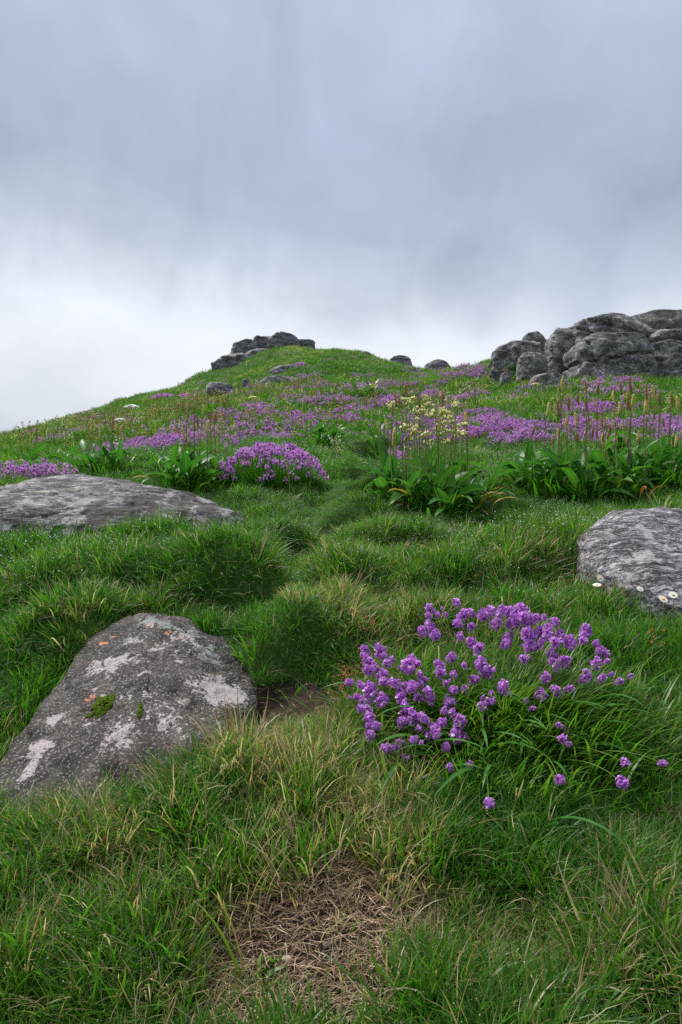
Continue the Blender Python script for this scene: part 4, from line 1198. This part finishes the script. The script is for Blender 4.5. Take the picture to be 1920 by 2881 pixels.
def carpet(px, py):
    m = np.zeros(len(px))
    for (a, b, c, e, s) in CARPET:
        m = np.maximum(m, s * (1 - sstep(np.sqrt(((px - a) / c) ** 2 + ((py - b) / e) ** 2), 0.6, 1.15)))
    return np.maximum(m, 0.30 * ell(px, py, 330, 400, 330, 55))


x, y = sample(60000, 5.5, 13, 0.62, 1.3)
z = T(x, y); px, py = PX(x, y, z + 0.12)
m = carpet(px, py)
nm = n2(x, y, 0.30, 3, 91)
nm = 0.6 * nm + 0.5 * n2(x, y, 0.9, 2, 191)
keep = (m * 0.75 + 1.15 * nm > 0.65) & ~rock_in(x, y, z, 1.0) & (path_d(x, y) > 0.22)
x, y, z = x[keep], y[keep], z[keep]
keep = R.rand(len(x)) < 0.30
x, y, z = x[keep], y[keep], z[keep]
print('near blooms', len(x))
scatter('wildflowers', bl, np.stack([x, y, z], 1), up_field(x, y, z, 0.2), R.rand(len(x)) * 6.283, R.uniform(0.7, 1.25, len(x)), R.randint(0, 5, len(x)), np.clip(0.5 + 0.5 * n2(x, y, 0.8, 2, 92) + R.normal(0, .2, len(x)), 0, 1),
        'drifts of small purple flowers spread through the grass behind the leafy plants', 'wildflowers')
x, y = sample(60000, 12, 50, 0.62, 1.1)
z = T(x, y); px, py = PX(x, y, z + 0.15)
m = carpet(px, py); nm = 0.7 * n2(x, y, 0.8, 3, 93) + 0.5 * n2(x, y, 2.2, 2, 193)
keep = (m * 0.75 + 1.1 * nm > 0.56) & ~rock_in(x, y, z, 1.0)
x, y, z = x[keep], y[keep], z[keep]
keep = R.rand(len(x)) < 0.36
x, y, z = x[keep], y[keep], z[keep]
print('far blooms', len(x))
scatter('wildflowers', blf, np.stack([x, y, z], 1), up_field(x, y, z, 0.3, 0.3), R.rand(len(x)) * 6.283, R.uniform(0.8, 1.3, len(x)), R.randint(0, 4, len(x)), np.clip(0.5 + 0.5 * n2(x, y, 1.8, 2, 92) + R.normal(0, .2, len(x)), 0, 1),
        'distant mats of purple flowers on the slope below the summit', 'wildflowers')


# single cushions of purple flowers that stand apart
def cushion(px0, row0, wpx, hgt, n, label, group, hs=1.0, leafn=260, thr=0.0, fn=9, hh=0.03, rowdepth=0.8, far=False):
    cx_, cy_ = hit(px0, row0); cz_ = float(T(cx_, cy_)); w_ = wpx / F * cy_; dp = w_ * rowdepth
    t_ = empty('purple_flower_clump', (cx_, cy_, cz_)); tag(t_, label, 'flower clump', group)
    acc = Acc(); k = 0
    rs = np.random.RandomState(int(px0 * 7 + row0))
    pts = []
    while len(pts) < n:
        a, b = rs.uniform(-1, 1, 2)
        if a * a + b * b > 1: continue
        zz = math.sqrt(max(0, 1 - a * a - b * b))
        X_, Y_ = a * w_, b * dp + dp * 0.6
        pts.append((X_, Y_, float(T(cx_ + X_, cy_ + Y_)) - cz_ + hgt * (0.22 + 0.70 * zz) * rs.uniform(0.85, 1.15)))
    for i, q in enumerate(pts):
        head_mesh('', fn, 0.0115 * hs, 0.012 * hs, i + int(px0), core=True, pet=2, pl=0.013 * hs, acc=acc, origin=q, finish=False)
    o = link('blossom_mass', acc.mesh('blossom_mass', [M_PETAL, M_CALYX]), t_); o['kind'] = 'stuff'
    acc = Acc(); a = rs.rand(leafn) * 6.28; r = np.sqrt(rs.rand(leafn)); X_ = np.cos(a) * r * w_ * .9; Y_ = np.sin(a) * r * dp * .9 + dp * .6
    blades(acc, np.stack([X_, Y_, T(cx_ + X_, cy_ + Y_) - cz_ - .01], 1), a, rs.uniform(0.1, 0.8, leafn), rs.uniform(0.2, 1.0, leafn), hgt * rs.uniform(.5, .85, leafn) * (1.0 - .55 * r * r), 0.008 * hs, 4, hue=rs.rand(leafn) * .5, rnd=rs)
    for i in range(0, len(pts), 2):
        q = np.array(pts[i]); b = q * np.array([.85, .85, 0]); b[2] = float(T(cx_ + b[0], cy_ + b[1])) - cz_
        tube(acc, arc(b, q, .1, 0, 4), 0.0016 * hs, 3, (0, .9, 0), cap=False)
    o = link('foliage', acc.mesh('foliage', [M_GRASS]), t_); o['kind'] = 'stuff'


CG = 'cushions of purple flowers on the slope'
cushion(270, 489, 57, 0.42, 260, 'round bushy clump of bright purple flowers left of the grassy path', CG, hs=1.45, leafn=2200, rowdepth=0.75)
cushion(187, 399.5, 10, 0.22, 150, 'small low purple flower mat on the left slope below the skyline', CG, hs=3.0, leafn=150)
cushion(160, 400, 13, 0.25, 150, 'purple flower mat right on the left skyline', CG, hs=3.0, leafn=150)
cushion(33, 435, 9, 0.25, 110, 'purple flower mat at the far left end of the skyline', CG, hs=3.2, leafn=120)
cushion(432, 399, 14, 0.2, 200, 'flat bright purple mat right of the middle of the slope', CG, hs=2.2, leafn=200)
cushion(300, 367, 6, 0.2, 60, 'tiny purple mat high on the slope under the summit', CG, hs=3.2, leafn=60)
cushion(490, 408, 14, 0.2, 160, 'pale purple mat on a low mound left of the squat boulder', CG, hs=1.8, leafn=200)


# ------------------------------------------------------------------ broad leaved plants
def broad(name, L, W, lean, curl, seed, mat):
    rs = np.random.RandomState(seed); seg = 9; P = np.zeros(3); pts = [P.copy()]; az = 0
    for k in range(seg):
        ph = lean + curl * ((k + 0.5) / seg) ** 1.4
        P = P + np.array([math.sin(ph) * math.cos(az), math.sin(ph) * math.sin(az), math.cos(ph)]) * L / seg; pts.append(P.copy()); az += rs.normal(0, .09)
    pts = np.array(pts); V = []; col = []
    for k in range(seg + 1):
        t = k / seg
        w_ = W * 0.5 * max(0.02, math.sin(math.pi * min(1, t ** 0.85)) ** 0.9 if t > 0.15 else 0.22 + t)
        if k == seg: w_ = 0.0005
        ph = lean + curl * t ** 1.4; nrm = np.array([-math.cos(ph), 0, math.sin(ph)])
        wave = 0.10 * math.sin(k * 1.9 + seed)
        for s_ in (-1, -0.5, 0, 0.5, 1):
            V.append(pts[k] + np.array([0, s_ * w_, 0]) + nrm * (0.30 * abs(s_) + wave * s_ * abs(s_)) * w_); col.append((0, t, 0.5 + 0.5 * s_))
    Q = [[5 * k + j, 5 * k + j + 1, 5 * k + j + 6, 5 * k + j + 5] for k in range(seg) for j in range(4)]
    acc = Acc(); acc.add(V, Q, None, col)
    return acc.mesh(name, mat)


BR = [broad('leaf', L, W * 1.2, ln, cu, i, M_LEAF) for i, (L, W, ln, cu) in enumerate([(0.34, 0.062, 0.25, 1.2), (0.38, 0.055, 0.4, 1.3), (0.30, 0.070, 0.5, 1.0), (0.32, 0.058, 0.15, 0.7), (0.26, 0.060, 0.7, 1.0), (0.36, 0.050, 0.3, 1.7), (0.28, 0.052, 0.05, 0.5), (0.40, 0.060, 0.6, 1.1)])]
BY_ = [broad('leaf', L, W, ln, cu, i, M_LEAFY) for i, (L, W, ln, cu) in enumerate([(0.28, 0.05, 0.7, 1.1), (0.24, 0.035, 0.5, 1.6)])]
BB = [broad('leaf', L, W, ln, cu, i, M_LEAFB) for i, (L, W, ln, cu) in enumerate([(0.22, 0.035, 0.9, 1.3), (0.20, 0.025, 0.6, 1.8)])]


def seedhead(name, L, r, mat, lumps, seed, cream=False):
    rs = np.random.RandomState(seed); acc = Acc()
    if cream:
        n = lumps; P = np.stack([rs.normal(0, L * .34, n), rs.normal(0, L * .34, n), rs.uniform(-L * .5, L * .45, n)], 1)
        for q in P:
            U, Fc = get_ico(3) if False else (None, None)
            octas(acc, [q], r * rs.uniform(.7, 1.2), squash=1.35)
            octas(acc, [q + rs.normal(0, r * .25, 3)], r * rs.uniform(.6, 1.0), squash=1.0)
    else:
        k = np.linspace(0, 1, 9); prof = r * np.sin(math.pi * np.clip(k * .86 + .1, 0, 1)) ** .55
        tube(acc, np.stack([0.06 * L * np.sin(k * 3), 0 * k, k * L], 1), prof, 7)
        n = lumps; t_ = rs.rand(n); a = rs.rand(n) * 6.28; rr = r * np.sin(math.pi * np.clip(t_ * .86 + .1, 0, 1)) ** .55
        octas(acc, np.stack([rr * np.cos(a) + .06 * L * np.sin(t_ * 3), rr * np.sin(a), t_ * L], 1), r * .38 * rs.uniform(.6, 1.3, n))
    return acc.mesh(name, mat)


SB = [seedhead('seed_head', 0.085 + 0.02 * i, 0.009, M_SEED, 40, i) for i in range(3)]
SP = [seedhead('seed_head', 0.09 + 0.02 * i, 0.011, M_SEEDP, 40, i + 9) for i in range(2)]
SCR = [seedhead('bud_cluster', 0.055 + 0.01 * i, 0.0145, M_CREAM, 14 + 4 * i, i + 20, True) for i in range(3)]


def leaf_plant(px0, row0, label, crowns, nleaf, scale=1.0, group='broad leaved plants', stalks=(), yellow=(), brown=(), name='leafy_plant', seed=0):
    """crowns: (px, row) rosette centres; stalks: (top px, top row, kind)"""
    rs = np.random.RandomState(seed + 700)
    cx_, cy_ = hit(px0, row0); cz_ = float(T(cx_, cy_)); o0 = np.array([cx_, cy_, cz_])
    t_ = empty(name, tuple(o0)); tag(t_, label, 'plant', group)
    cw = [hit(a, b) for a, b in crowns]
    for ci, (qx, qy) in enumerate(cw):
        for i in range(nleaf):
            az = i * 2.399 + rs.normal(0, .35); r = rs.uniform(0, 0.12) * scale
            X_, Y_ = qx + math.cos(az) * r, qy + math.sin(az) * r
            set_ = BR; k = rs.randint(0, len(BR))
            if rs.rand() < 0.03: set_ = BY_; k = rs.randint(0, 2)
            link('leaf', set_[k], t_, (X_ - cx_, Y_ - cy_, float(T(X_, Y_)) - cz_ + 0.19 * scale * rs.rand() ** 1.4), (rs.normal(0, .25), rs.normal(0.28, .3), az), scale * rs.uniform(.4, 1.2))
    acc = Acc(); nb = 60 * len(cw); kk = rs.randint(0, len(cw), nb); az = rs.rand(nb) * 6.283; rr = np.abs(rs.normal(0, .11, nb)) * scale
    bx_ = np.array([cw[k][0] for k in kk]) + np.cos(az) * rr; by_ = np.array([cw[k][1] for k in kk]) + np.sin(az) * rr
    blades(acc, np.stack([bx_ - cx_, by_ - cy_, T(bx_, by_) - cz_], 1), az, rs.uniform(.1, .9, nb), rs.uniform(.3, 1.5, nb), rs.uniform(.13, .30, nb) * scale, rs.uniform(.012, .034, nb) * scale, 5, 0.0, hue=rs.uniform(.3, 1.0, nb), rnd=rs)
    fo_ = link('foliage', acc.mesh('foliage', [M_GRASS]), t_); fo_['kind'] = 'stuff'
    for (lst, S, word) in ((yellow, BY_, 'yellowing leaf'), (brown, BB, 'withered brown leaf')):
        for (a, b, azd) in lst:
            qx, qy = hit(a, b)
            lf = link('leaf', S[rs.randint(0, 2)], t_, (qx - cx_, qy - cy_, float(T(qx, qy)) + 0.07 - cz_), (rs.normal(0, .2), rs.normal(0, .2), math.radians(azd)), scale * rs.uniform(.8, 1.1)); lf['label'] = word
    for si, (a, b, kd) in enumerate(stalks):
        j = min(range(len(crowns)), key=lambda q: abs(crowns[q][0] + rs.normal(0, 12) - a))
        qx, qy = cw[j]; Yd = qy + rs.uniform(-0.1, 0.15)
        top = wp(a, b, Yd); base = np.array([top[0] * 0.75 + qx * 0.25, qy + rs.uniform(-.05, .1), 0]); base[2] = float(T(base[0], base[1]))
        acc = Acc(); pts = arc(base, top, 0.02, rs.normal(0, .03), 8) - o0
        tube(acc, pts, np.linspace(0.0055, 0.0036, 8), 5)
        mt = M_STEM if (kd in 'cg' or rs.rand() < .35) else M_STEMB
        st = link('flower_stalk', acc.mesh('flower_stalk', mt), t_)
        if kd == 'g': continue
        S = {'b': SB, 'p': SP, 'c': SCR}[kd]; me = S[rs.randint(0, len(S))]
        hd = link(me.name.split('.')[0], me, st, tuple(pts[-1]), (rs.normal(0, .12), rs.normal(0, .12), rs.rand() * 6), rs.uniform(1.0, 1.5) if kd != 'c' else rs.uniform(.5, 1.05))
        if kd == 'c': hd['kind'] = 'stuff'
    return t_


# centre plant: pale bud clusters on tall stalks, long leaves, yellowed ones at its foot
st = []
rs_ = np.random.RandomState(5)
for i in range(50):
    a = 386 + i * 1.65 + rs_.normal(0, 2); kd = 'c' if 401 < a < 466 and rs_.rand() < .72 else rs_.choice(['b', 'p', 'g'])
    st.append((a, 408 + abs(a - 425) * 0.25 + rs_.uniform(-12, 36), kd))
st += [(405, 401, 'c'), (430, 404, 'c'), (416, 412, 'c'), (448, 424, 'c'), (456, 428, 'c'), (440, 426, 'c'), (447, 432, 'c'), (463, 424, 'c'), (392, 405, 'c')]
leaf_plant(430, 512, 'tall leafy plant with cream bud clusters and yellowed leaves beside the grassy path', [(392, 500), (410, 512), (432, 515), (455, 518), (475, 508), (440, 500), (420, 498), (462, 496)], 24, 1.28,
           stalks=st, yellow=[(462, 512, 60), (470, 516, -30), (478, 518, -60), (488, 520, -10), (458, 517, -110), (405, 512, -80), (430, 496, 40)], brown=[(412, 518, -100), (470, 520, -80), (482, 514, 10), (408, 516, -150)], seed=1)
# right plant
st = []
for i in range(52):
    a = 548 + i * 2.7 + rs_.normal(0, 3)
    st.append((a, 425 + rs_.uniform(-22, 24), rs_.choice(['b', 'p', 'b', 'g', 'p'])))
st += [(532, 436, 'b'), (563, 391, 'p'), (586, 392, 'b'), (598, 394, 'b'), (622, 395, 'b'), (632, 393, 'b'), (653, 398, 'p'), (671, 403, 'p'), (602, 455, 'b'), (640, 450, 'b')]
leaf_plant(600, 503, 'widest leafy plant with many brown seed spikes above the right boulder', [(525, 490), (545, 497), (565, 500), (585, 502), (607, 500), (628, 496), (650, 492), (672, 486), (560, 482), (590, 480), (620, 478), (650, 474), (680, 474), (700, 480)], 21, 1.26,
           stalks=st, brown=[(597, 500, -90), (612, 498, -70), (640, 506, -100), (648, 506, -60)], yellow=[(615, 500, -80)], seed=2)
leaf_plant(190, 485, 'leafy plant with tall thin stalks between the long boulder and the round purple clump', [(170, 486), (188, 490), (205, 488), (195, 478), (178, 478), (215, 480)], 15, 1.15,
           stalks=[(188, 410, 'p'), (195, 404, 'p'), (203, 414, 'p'), (210, 420, 'b'), (198, 428, 'b'), (190, 430, 'g'), (207, 432, 'p'), (214, 425, 'b'), (184, 440, 'p'), (219, 440, 'g')], seed=3)
leaf_plant(105, 474, 'small leafy plant just behind the long boulder on the left', [(88, 474), (102, 476), (118, 476), (108, 470)], 13, 0.95, stalks=[(92, 432, 'p'), (100, 440, 'p'), (112, 430, 'b'), (121, 436, 'p'), (86, 445, 'g')], seed=4)
leaf_plant(330, 448, 'low leafy plant beside the upper end of the grassy path', [(318, 448), (332, 447), (322, 441), (300, 446)], 14, 1.1, stalks=[(322, 412, 'g'), (330, 420, 'p')], seed=5)
leaf_plant(512, 380, 'dark green leafy plant at the left foot of the outcrop', [(505, 378), (514, 382), (522, 377)], 12, 1.7, seed=6)
leaf_plant(545, 378, 'dark leafy plant growing between the outcrop boulders', [(538, 380), (548, 379), (556, 377)], 10, 1.5, seed=7)
leaf_plant(382, 458, 'leafy tuft on the bank right of the path among purple flowers', [(376, 460), (392, 462)], 14, 1.0, seed=8, stalks=[(385, 425, 'p'), (378, 430, 'p')])
leaf_plant(50, 466, 'low spreading leafy plant near the left edge behind the long boulder', [(30, 468), (55, 466), (68, 470)], 14, 1.0, seed=9)
leaf_plant(365, 396, 'dark leafy tuft on the middle slope between purple mats', [(358, 396), (372, 396)], 9, 1.8, seed=10)


# pale umbel flowers
def umbel(px0, base_row, top_px, top_row, label, size=0.05, mat=M_CREAM):
    cx_, cy_ = hit(px0, base_row); cz_ = float(T(cx_, cy_)); o0 = np.array([cx_, cy_, cz_])
    t_ = empty('umbel_flower', tuple(o0)); tag(t_, label, 'flower', 'tall pale umbel flowers')
    top = wp(top_px, top_row, cy_); acc = Acc(); pts = arc(o0, top, 0.02, 0.02, 8) - o0
    tube(acc, pts, np.linspace(0.004, 0.0025, 8) * (1 + size * 4), 5); link('stem', acc.mesh('stem', M_STEM), t_)
    rs = np.random.RandomState(int(top_px)); acc = Acc(); n = 90
    a = rs.rand(n) * 6.28; r = np.sqrt(rs.rand(n)); P = np.stack([np.cos(a) * r * size, np.sin(a) * r * size, np.sqrt(1 - r * r * .9) * size * .6], 1) + pts[-1]
    octas(acc, P, size * .13 * rs.uniform(.7, 1.3, n)); o = link('flower_head', acc.mesh('flower_head', mat), t_)


umbel(549, 440, 535, 386, 'tall pale green umbel flower standing in front of the squat boulder', 0.06)
umbel(258, 420, 253, 399.5, 'single cream umbel flower on the slope below the pale slabs', 0.12)
umbel(120, 440, 120, 422, 'cream white umbel flower on the left slope', 0.12, M_WHITE)
umbel(132, 414, 132, 410, 'white umbel flower close to the left skyline', 0.30, M_WHITE)
umbel(640, 385, 640, 378, 'small yellow green umbel at the foot of the dark right block', 0.05)

# daisies and rusty seed capsules by the right boulder
for (a, b, s, lb) in ((600, 581, 1.1, 'white daisy facing up, upper one of the touching pair by the right boulder'), (597, 588, 1.1, 'white daisy, lower one of the touching pair by the right boulder'), (640, 592, .9, 'lone small white daisy between the pair and the right edge'),
                      (663, 602, 1.2, 'large white daisy with an orange centre near the right edge'), (673, 598, 1.1, 'white daisy at the right edge next to the large one')):
    b -= 3; s *= 1.25; Yd = hit(a, b + 26)[1] - 0.22; top = wp(a, b, Yd); base = np.array([top[0], Yd, float(T(top[0], Yd))])
    t_ = empty('daisy', tuple(base)); tag(t_, lb, 'daisy', 'white daisies by the right boulder')
    acc = Acc(); pts = arc(base, top, .02, .02, 5) - base; tube(acc, pts, 0.0014, 4); link('stem', acc.mesh('stem', M_STEM), t_)
    acc = Acc(); k = 14; aa = np.arange(k) * 2 * math.pi / k
    for q in aa:
        c_, s_ = math.cos(q), math.sin(q); L = 0.016 * s; w_ = 0.0036 * s
        acc.add([(0.003 * c_ - w_ * .5 * s_, 0.003 * s_ + w_ * .5 * c_, 0), (0.003 * c_ + w_ * .5 * s_, 0.003 * s_ - w_ * .5 * c_, 0), (L * .8 * c_ + w_ * s_, L * .8 * s_ - w_ * c_, 0.002), (L * c_, L * s_, 0.001), (L * .8 * c_ - w_ * s_, L * .8 * s_ + w_ * c_, 0.002)],
                [[0, 1, 2, 4]], [[2, 3, 4]])
    hd = link('petals', acc.mesh('petals', M_WHITE), t_, tuple(pts[-1]), (0.5 + R.normal(0, .2), R.normal(0, .3), 0))
    U, Fc = get_ico(3); link('flower_centre', mesh_np('flower_centre', U * np.array([.0055, .0055, .003]) * s, [Fc], M_YELLOW), t_, tuple(pts[-1] + np.array([0, -.001, .001])))
acc = Acc()
for (a, b, rx, ry, n) in ((622, 572, 20, 12, 90), (640, 585, 24, 12, 60), (610, 590, 16, 10, 20), (366, 632, 5, 5, 12), (655, 640, 20, 20, 10), (345, 690, 8, 12, 30)):
    for i in range(n):
        qa, qb = a + R.normal(0, rx * .5), b + R.normal(0, ry * .5)
        X_, Y_ = hit(qa, qb + 10); g = np.array([X_, Y_, float(T(X_, Y_))]); tp = g + np.array([R.normal(0, .02), R.normal(0, .02), R.uniform(.06, .13)])
        tube(acc, arc(g, tp, .05, 0, 3), 0.0011, 3, m=1, cap=False)
        octas(acc, tp + R.normal(0, .006, (3, 3)), 0.0042)
o = link('seed_capsules', acc.mesh('seed_capsules', [M_RUST, M_STEM])); tag(o, 'rust red seed capsules sprinkled in the grass by the right boulder', 'seed capsules', kind='stuff')

# loose small herbs scattered through the meadow: thin yellowish and reddish stalks
def herb(name, seed, mats, n=5, h=.28, col=0):
    rs = np.random.RandomState(seed); acc = Acc()
    for i in range(n):
        a = rs.rand() * 6.28; q = np.array([.05 * math.cos(a), .05 * math.sin(a), h * rs.uniform(.6, 1.1)]); tube(acc, arc((0, 0, -.02), q, .1, 0, 4), 0.0022, 3, m=0, cap=False)
        m_ = rs.randint(3, 8); octas(acc, q + np.stack([rs.normal(0, .012, m_), rs.normal(0, .012, m_), -rs.rand(m_) * h * .3], 1), 0.008 * rs.uniform(.6, 1.3, m_), m=1)
    return variant(name, acc, mats)


hb = [herb('herb_f%02d' % i, 600 + i, [M_STEM, mm]) for i, mm in enumerate((M_SEEDP, M_SEED, M_CREAM, M_SEEDP, M_RUST, M_WHITE))]
x, y = sample(9000, 6.0, 34, 0.62, 0.9); z = T(x, y); px, py = PX(x, y, z)
d = np.zeros(len(x))
for (a, b, c, e, s) in ((60, 435, 70, 22, .5), (110, 440, 60, 20, .7), (200, 430, 60, 30, .9), (320, 400, 60, 14, .8), (420, 410, 60, 16, .9), (600, 425, 90, 20, .9), (340, 430, 200, 40, .25), (270, 395, 50, 10, .8), (470, 400, 80, 14, .4)):
    d = np.maximum(d, s * ell(px, py, a, b, c, e))
keep = (R.rand(len(x)) < d * 0.8 * sstep(n2(x, y, .9, 2, 97), -.3, .3)) & ~rock_in(x, y, z, 1.0) & (path_d(x, y) > .25); x, y, z = x[keep], y[keep], z[keep]
print('herbs', len(x))
scatter('meadow_herbs', hb, np.stack([x, y, z], 1), up_field(x, y, z, 0.1), R.rand(len(x)) * 6.283, R.uniform(0.6, 1.3, len(x)) * np.clip(y / 10, 1, 1.7), R.choice(6, len(x), p=[.3, .25, .15, .15, .1, .05]), R.rand(len(x)),
        'thin seeding herbs with yellow and reddish heads between the purple flowers', 'wild herbs')
print('tris', sum(len(m.loops) - 2 * len(m.polygons) for m in bpy.data.meshes))
